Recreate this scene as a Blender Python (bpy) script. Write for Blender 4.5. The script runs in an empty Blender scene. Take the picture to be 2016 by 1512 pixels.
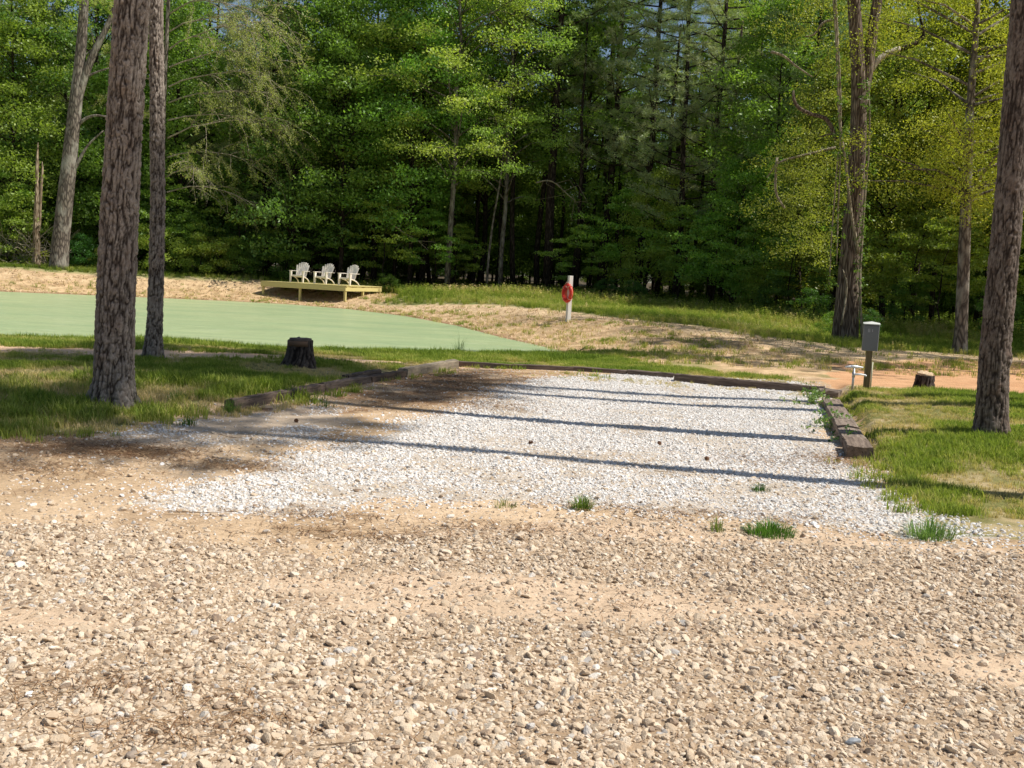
import bpy, math, random
import numpy as np
from mathutils import Vector, Matrix, Euler

S = bpy.context.scene
COL = S.collection
# ------------------------------------------------------------------ camera, sky, sun, exposure
FPX, EYE = 2000.0, 1.6
PITCH, ROLL = math.atan(208 / FPX), math.radians(3.0)
cam_d = bpy.data.cameras.new('camera'); cam = bpy.data.objects.new('camera', cam_d); COL.objects.link(cam)
cam.location = (0, 0, EYE)
cam.rotation_euler = (Matrix.Rotation(math.pi / 2 - PITCH, 4, 'X') @ Matrix.Rotation(ROLL, 4, 'Z')).to_euler()
cam_d.sensor_width = 36; cam_d.lens = FPX / 2016 * 36; cam_d.clip_end = 3000
S.camera = cam
SUN_EL = math.radians(55)
SUN_DIR = Vector((1.0, -0.13, 0)).normalized() * math.cos(SUN_EL) + Vector((0, 0, math.sin(SUN_EL)))
W = bpy.data.worlds.new('World'); S.world = W; W.use_nodes = True
nt = W.node_tree; bg = nt.nodes['Background']
sky = nt.nodes.new('ShaderNodeTexSky'); sky.sky_type = 'NISHITA'; sky.sun_disc = False
sky.sun_elevation = SUN_EL; sky.sun_rotation = math.atan2(SUN_DIR.x, SUN_DIR.y)
nt.links.new(sky.outputs[0], bg.inputs[0]); bg.inputs[1].default_value = 0.075
sl = bpy.data.lights.new('sun', 'SUN'); sl.energy = 4.9; sl.angle = math.radians(0.55); sl.color = (1, 0.945, 0.86)
so = bpy.data.objects.new('sun', sl); COL.objects.link(so); so.rotation_euler = SUN_DIR.to_track_quat('Z', 'Y').to_euler()
so.location = (20, -5, 40)
S.view_settings.view_transform = 'Standard'; S.view_settings.look = 'None'
S.view_settings.exposure = 0.34; S.view_settings.gamma = 1.0; S.view_settings.use_curve_mapping = False
S.cycles.max_bounces = 6; S.cycles.diffuse_bounces = 3; S.cycles.transmission_bounces = 4; S.cycles.glossy_bounces = 2
S.cycles.use_denoising = True

# ------------------------------------------------------------------ measuring helpers (photo pixel at a known height or distance -> metres)
RM = np.array((Matrix.Rotation(math.pi / 2 - PITCH, 3, 'X') @ Matrix.Rotation(ROLL, 3, 'Z')))
def ray(px, py): return RM @ np.array([(px - 1008) / FPX, (756 - py) / FPX, -1.0])
def G(px, py, z=0.0):
    d = ray(px, py); t = (z - EYE) / d[2]; return (float(d[0] * t), float(d[1] * t))
def D(px, py, y):
    d = ray(px, py); t = y / d[1]; return Vector((float(d[0] * t), float(y), float(EYE + d[2] * t)))

# ------------------------------------------------------------------ numpy noise
def _hash(ix, iy, seed=0):
    h = (ix.astype(np.int64) * 374761393 + iy.astype(np.int64) * 668265263 + seed * 1442695041) & 0xffffffff
    h = ((h ^ (h >> 13)) * 1274126177) & 0xffffffff
    return ((h ^ (h >> 16)) & 0xffffff) / float(0xffffff)
def vnoise(x, y, seed=0):
    ix, iy = np.floor(x), np.floor(y); fx, fy = x - ix, y - iy
    fx = fx * fx * (3 - 2 * fx); fy = fy * fy * (3 - 2 * fy)
    a, b = _hash(ix, iy, seed), _hash(ix + 1, iy, seed); c, d = _hash(ix, iy + 1, seed), _hash(ix + 1, iy + 1, seed)
    return (a * (1 - fx) + b * fx) * (1 - fy) + (c * (1 - fx) + d * fx) * fy
def fbm(x, y, seed=0, o=4):
    s, a, t = 0, 1.0, 0
    for i in range(o):
        s = s + a * vnoise(x * 2 ** i + 17 * i, y * 2 ** i - 9 * i, seed + i); t += a; a *= .5
    return s / t
def vnoise3(x, y, z, seed=0):
    iz = np.floor(z); fz = z - iz; fz = fz * fz * (3 - 2 * fz); u, v = [(lambda k: (lambda ix, iy, fx, fy: ((_hash(ix + k * 7919, iy, seed) * (1 - fx) + _hash(ix + 1 + k * 7919, iy, seed) * fx) * (1 - fy) + (_hash(ix + k * 7919, iy + 1, seed) * (1 - fx) + _hash(ix + 1 + k * 7919, iy + 1, seed) * fx) * fy))(np.floor(x), np.floor(y), (x - np.floor(x)) ** 2 * (3 - 2 * (x - np.floor(x))), (y - np.floor(y)) ** 2 * (3 - 2 * (y - np.floor(y)))))(k) for k in (iz, iz + 1)]
    return u * (1 - fz) + v * fz
def fbm3(x, y, z, seed=0, o=2):
    s, a, t = 0, 1.0, 0
    for i in range(o): s = s + a * vnoise3(x * 2 ** i + 5 * i, y * 2 ** i, z * 2 ** i + 3 * i, seed + 13 * i); t += a; a *= .5
    return s / t
def sst(a, b, x):
    t = np.clip((x - a) / (b - a), 0, 1); return t * t * (3 - 2 * t)
def inpoly(x, y, P):
    r = np.zeros(x.shape, bool); n = len(P)
    for i in range(n):
        x1, y1 = P[i]; x2, y2 = P[(i + 1) % n]
        if y1 == y2: continue
        c = ((y1 > y) != (y2 > y)) & (x < (x2 - x1) * (y - y1) / (y2 - y1) + x1); r ^= c
    return r
def pdist(x, y, P, closed=True):
    d = np.full(x.shape, 1e9); n = len(P)
    for i in range(n if closed else n - 1):
        x1, y1 = P[i]; x2, y2 = P[(i + 1) % n]; dx, dy = x2 - x1, y2 - y1
        t = np.clip(((x - x1) * dx + (y - y1) * dy) / (dx * dx + dy * dy + 1e-12), 0, 1)
        d = np.minimum(d, np.hypot(x - x1 - t * dx, y - y1 - t * dy))
    return d

# ------------------------------------------------------------------ the lie of the land
ZW = -0.2
POND = [(-70, 16), (-30, 17.5), (-12, 18.9), (-8, 20.0), (-5, 20.7), (-2, 22.0), (0, 23.4), (1.3, 25.2), (.6, 27.5), (-.4, 30.5), (-2.06, 36.3),
        (-4.6, 42.3), (-7.6, 46.6), (-10.7, 48.7), (-14, 48.9), (-18, 47.9), (-23, 46), (-35, 44), (-70, 43)]
CTRL = [(-60, 0, 0), (-20, 0, 0), (0, 0, 0), (20, 0, 0), (60, 0, 0), (-12, 9, 0), (0, 9, 0), (12, 9, 0), (30, 9, 0), (0, 15, 0), (-12, 15, .03), (-30, 14, .05),
        (-6, 18, .03), (2, 19, 0), (.6, 21.6, -.13), (1.6, 23.2, -.14), (-2, 20.9, -.08), (-5, 19.7, -.05), (-9, 18.6, -.05), (7, 16, .02), (12, 17, .05), (20, 20, .1), (5, 21.5, 0), (8.5, 24, .0), (3.2, 24, .0),
        (-60, 50, .9), (-35, 52, .9), (-23, 52, .88), (-15, 55, .85), (-10, 55.5, .62), (-6.8, 52.6, .42), (-9.2, 51, .36), (-5.6, 47.5, .5), (-3.5, 52, .55), (-2, 44, .56), (.5, 39, .55), (1.8, 34.5, .42), (2.5, 38, .5),
        (4.6, 33.6, .38), (7, 29, .24), (9, 26, .1), (11, 33.7, .12), (13.6, 31, .05), (18, 26, .1), (8, 42, .5), (15, 42, .35), (25, 38, .2), (0, 52, .72),
        (10, 60, .8), (30, 60, .6), (-25, 70, 1.2), (0, 80, 1.3), (40, 80, 1.2), (-60, 90, 1.5), (60, 90, 1.4), (0, 140, 2.0), (50, 30, .2), (-70, 30, 0)]
TR_LINE = [G(1700, 886, .12), G(1642, 768, .12)]      # right row of timbers (near, far)
TL_LINE = [G(446, 797, .06), G(888, 708, .12)]        # left row
def base_h(x, y):
    num = np.zeros(x.shape); den = np.zeros(x.shape)
    for cx, cy, cz in CTRL:
        w = 1.0 / ((x - cx) ** 2 + (y - cy) ** 2 + 1.5) ** 2.0; num += w * cz; den += w
    return num / den
def xon(L, y): return L[0][0] + (L[1][0] - L[0][0]) * (y - L[0][1]) / (L[1][1] - L[0][1])
def height(x, y):
    x = np.asarray(x, float); y = np.asarray(y, float)
    b = base_h(x, y)
    r = sst(0.0, 0.22, x - xon(TR_LINE, y) - .1) * sst(8.6, 11.0, y) * (1 - sst(16.0, 19.0, y)) * .13
    r += sst(0.2, 1.6, x - xon(TR_LINE, y)) * sst(8.0, 10.5, y) * (1 - sst(13.5, 17, y)) * .05
    r += sst(-.02, 0.10, xon(TL_LINE, y) - x - .04) * sst(10.2, 11.6, y) * (1 - sst(17.0, 20.0, y)) * .10
    b = b + r + (fbm(x * .5, y * .5, 3) - .5) * .05 + (fbm(x * 2.3, y * 2.3, 5, 3) - .5) * .018
    d = pdist(x, y, POND); ins = inpoly(x, y, POND)
    w = 1.0 + 4.0 * sst(22, 32, y)
    out = (ZW - .01) + (b - ZW + .01) * sst(0, 1, d / w + .06)
    return np.where(ins, ZW - .03 - np.minimum(d * .3, .6), out)
def hz(x, y): return float(height(np.array([x]), np.array([y]))[0])

# ------------------------------------------------------------------ zones of the ground
def PG(pts, z=0): return [G(a, b, z) for a, b in pts]
WHITE = PG([(260, 985), (370, 955), (545, 925), (600, 893), (760, 862), (800, 830), (930, 800), (985, 770), (1090, 742), (1300, 734), (1560, 748), (1612, 775), (1625, 830),
            (1660, 905), (1745, 965), (1830, 1012), (1980, 1040), (1960, 1058), (1850, 1062), (1620, 1032), (1300, 1008), (1000, 985), (800, 985), (640, 1004), (400, 1008)])
WHITE2 = PG([(180, 860), (420, 818), (620, 800), (700, 830), (620, 880), (480, 872), (300, 885)])
TANL = PG([(-900, 1010), (-200, 1040), (150, 1025), (420, 1078), (640, 1085), (720, 1045), (900, 1025), (1320, 1022), (1600, 1040), (1840, 1072), (2300, 1085), (3200, 1090), (5200, 1500), (6000, 3500), (-4000, 3500), (-2500, 1400)])
LAWN_L = PG([(-1400, 850), (0, 862), (190, 852), (330, 825), (440, 803)]) + [(TL_LINE[0][0] - .1, TL_LINE[0][1]), (TL_LINE[1][0] - .1, TL_LINE[1][1]), (1.0, 18.6), (4.9, 17.9), (5.2, 19.0), (2.4, 21.5), (3.2, 24.2), (-2, 24.5), (-12, 21), (-60, 20), (-60, 12)]
LAWN_R = [(TR_LINE[0][0] + .15, TR_LINE[0][1]), (TR_LINE[1][0] + .15, TR_LINE[1][1]), (9, 16.4), (14, 16.0), (60, 16)] + PG([(5200, 1040), (2300, 1078), (2050, 1062), (1850, 1055), (1770, 975), (1712, 900)])
CREST = [(-60, 47.5), (-35, 48.5), (-23, 49.2), (-14, 52.2), (-9, 50.5), (-5.4, 46), (-2, 43), (.6, 38.5), (2.4, 35.6), (4.85, 32.8), (7.2, 29), (8.9, 26.3), (11, 28.2), (16, 29.2), (60, 29.5)]
CLAY = [(5.3, 16.3), (9, 16.6), (14, 16.2), (60, 16), (60, 28), (20, 28.5), (14.5, 28.6), (11.5, 28.2), (9.3, 26.5), (8, 24.5), (6.6, 21)]
PATH_S = [(-60, 15.0), (-14, 15.5), (-8, 15.85), (-5.5, 16.3), (-3.3, 16.95), (-2, 17.5), (-.8, 18.1)]
DAMP = [(10.5, 29), (60, 27), (60, 60), (30, 50), (16, 40)]
def zones(x, y):
    n1 = fbm(x * 1.1, y * 1.1, 11) - .5; n2 = fbm(x * 1.1 + 40, y * 1.1, 21) - .5; n3 = fbm(x * 6, y * 6, 31, 2) - .5
    wx, wy = x + n1 * .9 + n3 * .12, y + n2 * .7 + n3 * .12
    z = {}
    near = y < 26
    z['white'] = (inpoly(x + n1 * .45, y + n2 * .5, WHITE) & near) * 1.0
    z['white2'] = (inpoly(wx, wy, WHITE2) & near) * 1.0
    z['tan'] = (inpoly(x + n1 * .5, y + n2 * .7, TANL) & (y < 12)) * 1.0
    z['lawn'] = ((inpoly(x + n3 * .3, y + n2 * .5, LAWN_L) | inpoly(x + n3 * .3, y + n1 * .5, LAWN_R)) & near) * 1.0
    z['path'] = (pdist(x, y + n1 * .5, PATH_S, False) < .62 + n3 * .6 + (y > 17.2) * -.2) * 1.0 * (y < 22)
    z['clay'] = (inpoly(x + n1 * 1.2, y + n2 * .5, CLAY)) * 1.0
    dp = pdist(x, y, POND); ins = inpoly(x, y, POND)
    dc = pdist(x, y, CREST, False)
    # which side of the crest: the dam face lies between the water and the crest track
    face = (dp < 7.5) & (y > 21.5) & ~ins
    behind = _behind(x, y)
    wt_ = 1 + .9 * sst(3, 7, x); z['track'] = sst(1.0, .5, (dc + n1 * .5) / wt_)
    z['face'] = (face & ~behind) * 1.0 + ((~behind) & (y > 19.5) & (x > 1.5) & (z['lawn'] < .5) & ~ins) * 1.0
    z['face'] = np.clip(z['face'], 0, 1)
    dk = (x > -14) & (x < -5.8) & (y > 48.5) & (y < 53.5)
    z['field'] = (behind & ~dk & (z['clay'] < .5)) * 1.0; z['face'] = np.where(dk, 1.0, z['face'])
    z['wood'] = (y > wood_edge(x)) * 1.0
    z['wet'] = sst(.55, .15, dp) * (y > 24) * (~ins)
    return z
def _behind(x, y):
    cy = np.interp(x, [c[0] for c in CREST], [c[1] for c in CREST]); return y > cy + .5
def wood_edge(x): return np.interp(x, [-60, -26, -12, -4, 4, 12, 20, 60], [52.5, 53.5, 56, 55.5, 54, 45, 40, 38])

# ------------------------------------------------------------------ mesh helpers
def link(name, me, parent=None):
    o = bpy.data.objects.new(name, me); COL.objects.link(o)
    if parent: o.parent = parent
    return o
def thing(name, label, cat, loc=(0, 0, 0), rz=0, group=None):
    o = bpy.data.objects.new(name, None); COL.objects.link(o); o.empty_display_size = .2
    o.location = loc; o.rotation_euler = (0, 0, rz); o['label'] = label; o['category'] = cat
    if group: o['group'] = group
    return o
def tag(o, label, cat, group=None, kind=None):
    o['label'] = label; o['category'] = cat
    if group: o['group'] = group
    if kind: o['kind'] = kind
    return o
def copy_tree(o, parent=None):
    c = o.copy(); COL.objects.link(c)
    if parent: c.parent = parent
    for ch in list(o.children): copy_tree(ch, c)
    return c
def np_mesh(name, V, F, mats=(), smooth=False, fattr=None, vattr=None, mi=None, vcol=None):
    """F: (n,k) int array, or list of such arrays"""
    me = bpy.data.meshes.new(name); V = np.asarray(V, np.float32)
    Fs = F if isinstance(F, list) else [F]
    Fs = [np.asarray(f, np.int32) for f in Fs if len(f)]
    me.vertices.add(len(V)); me.vertices.foreach_set('co', V.ravel())
    li = np.concatenate([f.ravel() for f in Fs]); tot = np.concatenate([np.full(len(f), f.shape[1], np.int32) for f in Fs])
    st = np.concatenate([[0], np.cumsum(tot)[:-1]]).astype(np.int32)
    me.loops.add(len(li)); me.loops.foreach_set('vertex_index', li)
    me.polygons.add(len(tot)); me.polygons.foreach_set('loop_start', st)
    me.update(calc_edges=True)
    for m in mats: me.materials.append(m)
    if mi is not None: me.polygons.foreach_set('material_index', np.asarray(mi, np.int32))
    me.polygons.foreach_set('use_smooth', np.full(len(tot), bool(smooth)))
    for d, dom in ((fattr, 'FACE'), (vattr, 'POINT')):
        for k, v in (d or {}).items():
            a = me.attributes.new(k, 'FLOAT', dom); a.data.foreach_set('value', np.asarray(v, np.float32))
    for k, v in (vcol or {}).items():
        a = me.color_attributes.new(k, 'FLOAT_COLOR', 'POINT'); c = np.ones((len(V), 4), np.float32); c[:, :v.shape[1]] = v; a.data.foreach_set('color', c.ravel())
    me.validate() if False else None
    return me
class MB:
    def __init__(s): s.V = []; s.Q = []; s.T = []; s.n = 0; s.A = []
    def add(s, V, Q=None, T=None, a=0.0):
        V = np.asarray(V, float); s.V.append(V); s.A.append(np.full(len(V), a))
        if Q is not None and len(Q): s.Q.append(np.asarray(Q) + s.n)
        if T is not None and len(T): s.T.append(np.asarray(T) + s.n)
        s.n += len(V); return s
    def box(s, c, size, rot=None, a=0.0, taper=0.0):
        x, y, z = [k / 2 for k in size]
        V = np.array([(-x, -y, -z), (x, -y, -z), (x, y, -z), (-x, y, -z), (-x + taper, -y + taper, z), (x - taper, -y + taper, z), (x - taper, y - taper, z), (-x + taper, y - taper, z)])
        if rot is not None: V = V @ np.array(Euler(rot).to_matrix()).T
        return s.add(V + np.array(c), [(0, 3, 2, 1), (4, 5, 6, 7), (0, 1, 5, 4), (1, 2, 6, 5), (2, 3, 7, 6), (3, 0, 4, 7)], a=a)
    def bar(s, p, q, w, h, a=0.0):
        p, q = Vector(p), Vector(q); d = q - p; m = d.to_track_quat('X', 'Z').to_matrix()
        x, y, z = d.length / 2, w / 2, h / 2
        V = np.array([(-x, -y, -z), (x, -y, -z), (x, y, -z), (-x, y, -z), (-x, -y, z), (x, -y, z), (x, y, z), (-x, y, z)]) @ np.array(m).T
        return s.add(V + np.array((p + q) / 2), [(0, 3, 2, 1), (4, 5, 6, 7), (0, 1, 5, 4), (1, 2, 6, 5), (2, 3, 7, 6), (3, 0, 4, 7)], a=a)
    def tube(s, P, R, n=6, a=0.0, cap=True):
        P = np.asarray([tuple(p) for p in P], float); R = np.broadcast_to(np.asarray(R, float), (len(P),)); k = len(P)
        T = np.gradient(P, axis=0); T /= np.linalg.norm(T, axis=1)[:, None] + 1e-9
        up = np.array([0.13, 0.97, .2]) if abs(T[:, 1]).mean() < .8 else np.array([1., 0, 0.1])
        B = np.cross(T, up); B /= np.linalg.norm(B, axis=1)[:, None] + 1e-9; N = np.cross(B, T)
        th = np.linspace(0, 2 * np.pi, n, endpoint=False); c, q = np.cos(th), np.sin(th)
        V = P[:, None] + R[:, None, None] * (c[None, :, None] * B[:, None] + q[None, :, None] * N[:, None])
        i = np.arange(k - 1)[:, None] * n; j = np.arange(n)[None]; j2 = (j + 1) % n
        Q = np.stack([i + j, i + j2, i + n + j2, i + n + j], -1).reshape(-1, 4)
        V = V.reshape(-1, 3); Tt = []
        if cap:
            V = np.vstack([V, P[-1:], P[:1]]); e = k * n; b = (k - 1) * n
            Tt = [(b + t, b + (t + 1) % n, e) for t in range(n)] + [((t + 1) % n, t, e + 1) for t in range(n)]
        return s.add(V, Q, Tt, a=a)
    def mesh(s, name, mats, smooth=False, vattr=True):
        V = np.vstack(s.V); F = []
        if s.Q: F.append(np.vstack(s.Q))
        if s.T: F.append(np.vstack(s.T))
        return np_mesh(name, V, F, mats if isinstance(mats, (list, tuple)) else [mats], smooth, vattr={'tone': np.concatenate(s.A)} if vattr else None)
    def build(s, name, mat, parent=None, smooth=False, bevel=0):
        o = link(name, s.mesh(name, mat, smooth), parent)
        if bevel:
            m = o.modifiers.new('bevel', 'BEVEL'); m.width = bevel; m.segments = 2; m.limit_method = 'ANGLE'
        return o

# ------------------------------------------------------------------ materials
def new_mat(name, rough=.8, spec=.3):
    m = bpy.data.materials.new(name); m.use_nodes = True; b = m.node_tree.nodes['Principled BSDF']
    b.inputs['Roughness'].default_value = rough; b.inputs['Specular IOR Level'].default_value = spec
    return m, m.node_tree, b
def N(t, typ, **kw):
    n = t.nodes.new(typ)
    for k, v in kw.items():
        if k in n.inputs: n.inputs[k].default_value = v
        else: setattr(n, k, v)
    return n
def ramp(t, fac, stops):
    r = t.nodes.new('ShaderNodeValToRGB'); e = r.color_ramp.elements
    while len(e) < len(stops): e.new(.5)
    for el, (p, c) in zip(e, stops): el.position = p; el.color = (*c, 1)
    t.links.new(fac, r.inputs[0]); return r.outputs[0]
def mixc(t, fac, a, b, mode='MIX'):
    m = t.nodes.new('ShaderNodeMix'); m.data_type = 'RGBA'; m.blend_type = mode
    for i, v in ((0, fac), (6, a), (7, b)):
        if hasattr(v, 'is_linked'): t.links.new(v, m.inputs[i])
        else: m.inputs[i].default_value = v if i == 0 else (*v, 1)
    return m.outputs[2]
def bump(t, b, h, strength=.5, dist=.02):
    n = t.nodes.new('ShaderNodeBump'); n.inputs['Strength'].default_value = strength; n.inputs['Distance'].default_value = dist
    t.links.new(h, n.inputs['Height']); t.links.new(n.outputs[0], b.inputs['Normal'])
def objco(t, scale=(1, 1, 1)):
    tc = t.nodes.new('ShaderNodeTexCoord'); mp = t.nodes.new('ShaderNodeMapping'); mp.inputs['Scale'].default_value = scale
    t.links.new(tc.outputs['Object'], mp.inputs[0]); return mp.outputs[0]
def noise(t, co, scale, detail=4, rough=.6):
    n = N(t, 'ShaderNodeTexNoise', Scale=scale, Detail=detail, Roughness=rough)
    if co is not None: t.links.new(co, n.inputs['Vector'])
    return n.outputs['Fac']
def attr(t, name, typ='GEOMETRY', out='Fac'):
    a = t.nodes.new('ShaderNodeAttribute'); a.attribute_name = name; a.attribute_type = typ; return a.outputs[out]

def leaf_material(name, translucent=.45, own=True):
    """colour = object colour varied by each leaf's tone"""
    m = bpy.data.materials.new(name); m.use_nodes = True; t = m.node_tree; t.nodes.clear()
    out = t.nodes.new('ShaderNodeOutputMaterial'); oi = t.nodes.new('ShaderNodeObjectInfo')
    tn = attr(t, 'tone')
    c = mixc(t, .75, oi.outputs['Color'], ramp(t, tn, [(0, (.55, .62, .5)), (.5, (1, 1, 1)), (.85, (1.18, 1.12, .95)), (1, (1.35, 1.2, 1.0))]), 'MULTIPLY')
    df = N(t, 'ShaderNodeBsdfDiffuse'); tl = N(t, 'ShaderNodeBsdfTranslucent'); gl = N(t, 'ShaderNodeBsdfGlossy', Roughness=.45)
    t.links.new(c, df.inputs[0]); t.links.new(mixc(t, 1, c, (1.15, 1.25, .5), 'MULTIPLY'), tl.inputs[0]); gl.inputs[0].default_value = (.8, .85, .8, 1)
    m1 = t.nodes.new('ShaderNodeMixShader'); m1.inputs[0].default_value = translucent; t.links.new(df.outputs[0], m1.inputs[1]); t.links.new(tl.outputs[0], m1.inputs[2])
    m2 = t.nodes.new('ShaderNodeMixShader'); m2.inputs[0].default_value = .03; t.links.new(m1.outputs[0], m2.inputs[1]); t.links.new(gl.outputs[0], m2.inputs[2])
    t.links.new(m2.outputs[0], out.inputs[0]); return m
LEAF = leaf_material('leaf', .48); NEEDLE = leaf_material('pine_needles', .35)
def inst_leaf_material(name, stops, translucent=.4):
    m = bpy.data.materials.new(name); m.use_nodes = True; t = m.node_tree; t.nodes.clear()
    out = t.nodes.new('ShaderNodeOutputMaterial')
    c = ramp(t, attr(t, 'itone', 'INSTANCER'), stops)
    c = mixc(t, .8, c, ramp(t, attr(t, 'tone'), [(0, (.6, .65, .55)), (.5, (1, 1, 1)), (1, (1.4, 1.25, 1.1))]), 'MULTIPLY')
    df = N(t, 'ShaderNodeBsdfDiffuse'); tl = N(t, 'ShaderNodeBsdfTranslucent')
    t.links.new(c, df.inputs[0]); t.links.new(mixc(t, 1, c, (1.1, 1.2, .6), 'MULTIPLY'), tl.inputs[0])
    m1 = t.nodes.new('ShaderNodeMixShader'); m1.inputs[0].default_value = translucent; t.links.new(df.outputs[0], m1.inputs[1]); t.links.new(tl.outputs[0], m1.inputs[2])
    t.links.new(m1.outputs[0], out.inputs[0]); return m
GRASSM = inst_leaf_material('grass_blades', [(0, (.12, .19, .035)), (.35, (.235, .31, .06)), (.62, (.36, .395, .105)), (.82, (.49, .44, .18)), (1, (.60, .49, .29))])
WOODLEAF = inst_leaf_material('wood_leaves', [(0, (.11, .16, .035)), (.5, (.175, .285, .058)), (.8, (.28, .385, .08)), (1, (.36, .40, .1))])

def bark_material(name, dark, light, scale=(9, 9, 2.2), bstr=.8, moss=None):
    m, t, b = new_mat(name, .95, .1); co = objco(t, scale)
    n = noise(t, co, 1.6, 5, .65); v = N(t, 'ShaderNodeTexVoronoi', Scale=1.3); v.feature = 'DISTANCE_TO_EDGE'; t.links.new(co, v.inputs['Vector'])
    s = t.nodes.new('ShaderNodeMath'); s.operation = 'MULTIPLY'; t.links.new(ramp(t, v.outputs[0], [(0, (0, 0, 0)), (.3, (1, 1, 1))]), s.inputs[0]); t.links.new(n, s.inputs[1])
    c = ramp(t, s.outputs[0], [(.05, dark), (.6, light)])
    if moss: c = mixc(t, ramp(t, noise(t, objco(t, (1, 1, .5)), 2.2, 4), [(.5, (0, 0, 0)), (.65, (1, 1, 1))]), c, moss)
    t.links.new(c, b.inputs['Base Color']); bump(t, b, s.outputs[0], bstr, .03); return m
BARK_DARK = bark_material('dark_pine_bark', (.015, .011, .009), (.085, .066, .052))
BARK_GREY = bark_material('grey_bark', (.07, .058, .05), (.26, .22, .18), (7, 7, 2), .6, (.3, .28, .24))
BARK_PALE = bark_material('pale_twig_bark', (.2, .17, .12), (.42, .37, .28))
BARK_VINE = bark_material('shaggy_bark', (.06, .042, .033), (.36, .29, .23), (16, 16, 1.2), .9)
BLEACH = bark_material('bleached_bare_wood', (.35, .3, .25), (.78, .72, .64), (10, 10, 1.6), .4)
BARK_DEAD = bark_material('weathered_wood', (.16, .11, .07), (.55, .44, .32), (10, 10, 1.6), .6)

# relief bark (plates are geometry, the 'crack' value tells groove from plate)
def relief_material(name, groove, plate, pale, orange=None):
    m, t, b = new_mat(name, .95, .12); ck = attr(t, 'crack'); co = objco(t, (1, 1, .5))
    n = noise(t, co, 38, 5, .7); n2 = noise(t, co, 7, 3)
    c = mixc(t, ramp(t, n, [(.3, (0, 0, 0)), (.72, (1, 1, 1))]), plate, pale)
    if orange: c = mixc(t, ramp(t, n2, [(.52, (0, 0, 0)), (.7, (.55, .55, .55))]), c, orange)
    c = mixc(t, ramp(t, ck, [(.0, (0, 0, 0)), (.75, (1, 1, 1))]), groove, c)
    t.links.new(c, b.inputs['Base Color']); bump(t, b, n, .7, .012); return m
BARK_PINE = relief_material('pine_bark_plates', (.035, .026, .021), (.17, .138, .112), (.40, .35, .30), (.20, .135, .095))
BARK_RIGHT = relief_material('brown_bark_plates', (.03, .022, .018), (.105, .078, .062), (.25, .21, .18), (.12, .07, .048))
BARK_STUMP = relief_material('old_stump_bark', (.012, .009, .008), (.05, .04, .034), (.12, .10, .085))

def wood_material(name, c1, c2, scale=(3, 40, 40), rough=.8, crackc=None, bstr=.35):
    m, t, b = new_mat(name, rough, .2); co = objco(t, scale); n = noise(t, co, 1.2, 6, .65)
    c = ramp(t, n, [(.3, c1), (.7, c2)])
    if crackc: c = mixc(t, ramp(t, noise(t, objco(t, tuple(k * .8 for k in scale)), 3.1, 3), [(.60, (0, 0, 0)), (.70, (1, 1, 1))]), c, crackc)
    c = mixc(t, 1, c, ramp(t, attr(t, 'tone'), [(0, (1, 1, 1)), (1, (.7, .66, .62))]), 'MULTIPLY')
    t.links.new(c, b.inputs['Base Color']); bump(t, b, n, bstr, .01); return m
TREATED = wood_material('yellow_treated_lumber', (.50, .43, .17), (.66, .58, .26))
TIMBER = wood_material('weathered_timber', (.06, .045, .036), (.22, .17, .14), (2, 26, 26), .9, (.02, .015, .012), .9)
TIMBER_GREY = wood_material('dry_grey_timber', (.12, .092, .075), (.37, .30, .245), (2, 26, 26), .9, (.03, .022, .018), .9)
TIMBER_PALE = wood_material('bleached_timber', (.17, .14, .10), (.36, .30, .22), (2, 26, 26), .9, (.08, .06, .045), .8)
POSTW = wood_material('brown_post_wood', (.10, .075, .04), (.22, .17, .09), (30, 30, 2))
WHITEPOST = wood_material('white_painted_post', (.62, .60, .55), (.76, .74, .70), (30, 30, 2), .6)
CUTWOOD = wood_material('sawn_stump_top', (.42, .30, .18), (.66, .50, .33), (14, 14, 14))
CUTDARK = wood_material('greyed_stump_top', (.07, .055, .045), (.17, .14, .12), (14, 14, 14))
def flat(name, c, rough=.5, metal=0, nz=.12, scale=30):
    m, t, b = new_mat(name, rough, .4); n = noise(t, objco(t), scale, 4)
    t.links.new(mixc(t, n, tuple(k * (1 - nz) for k in c), tuple(min(1, k * (1 + nz)) for k in c)), b.inputs['Base Color']); b.inputs['Metallic'].default_value = metal; return m
CHAIRM = flat('white_chair_plastic', (.82, .75, .66), .42); BOXM = flat('grey_painted_metal', (.17, .175, .18), .5); LIDM = flat('pale_grey_metal_lid', (.55, .56, .52), .5)
NUMM = flat('faded_number_paint', (.42, .42, .43), .6); PIPE = flat('galvanised_pipe', (.42, .43, .44), .35, .6); PVC = flat('white_plastic_pipe', (.8, .82, .85), .35)
RED = flat('red_ring_plastic', (.62, .035, .02), .45); REDLINE = flat('pale_grab_line', (.68, .40, .30), .7); BLACKM = flat('black_rubber', (.02, .02, .02), .6)

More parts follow.
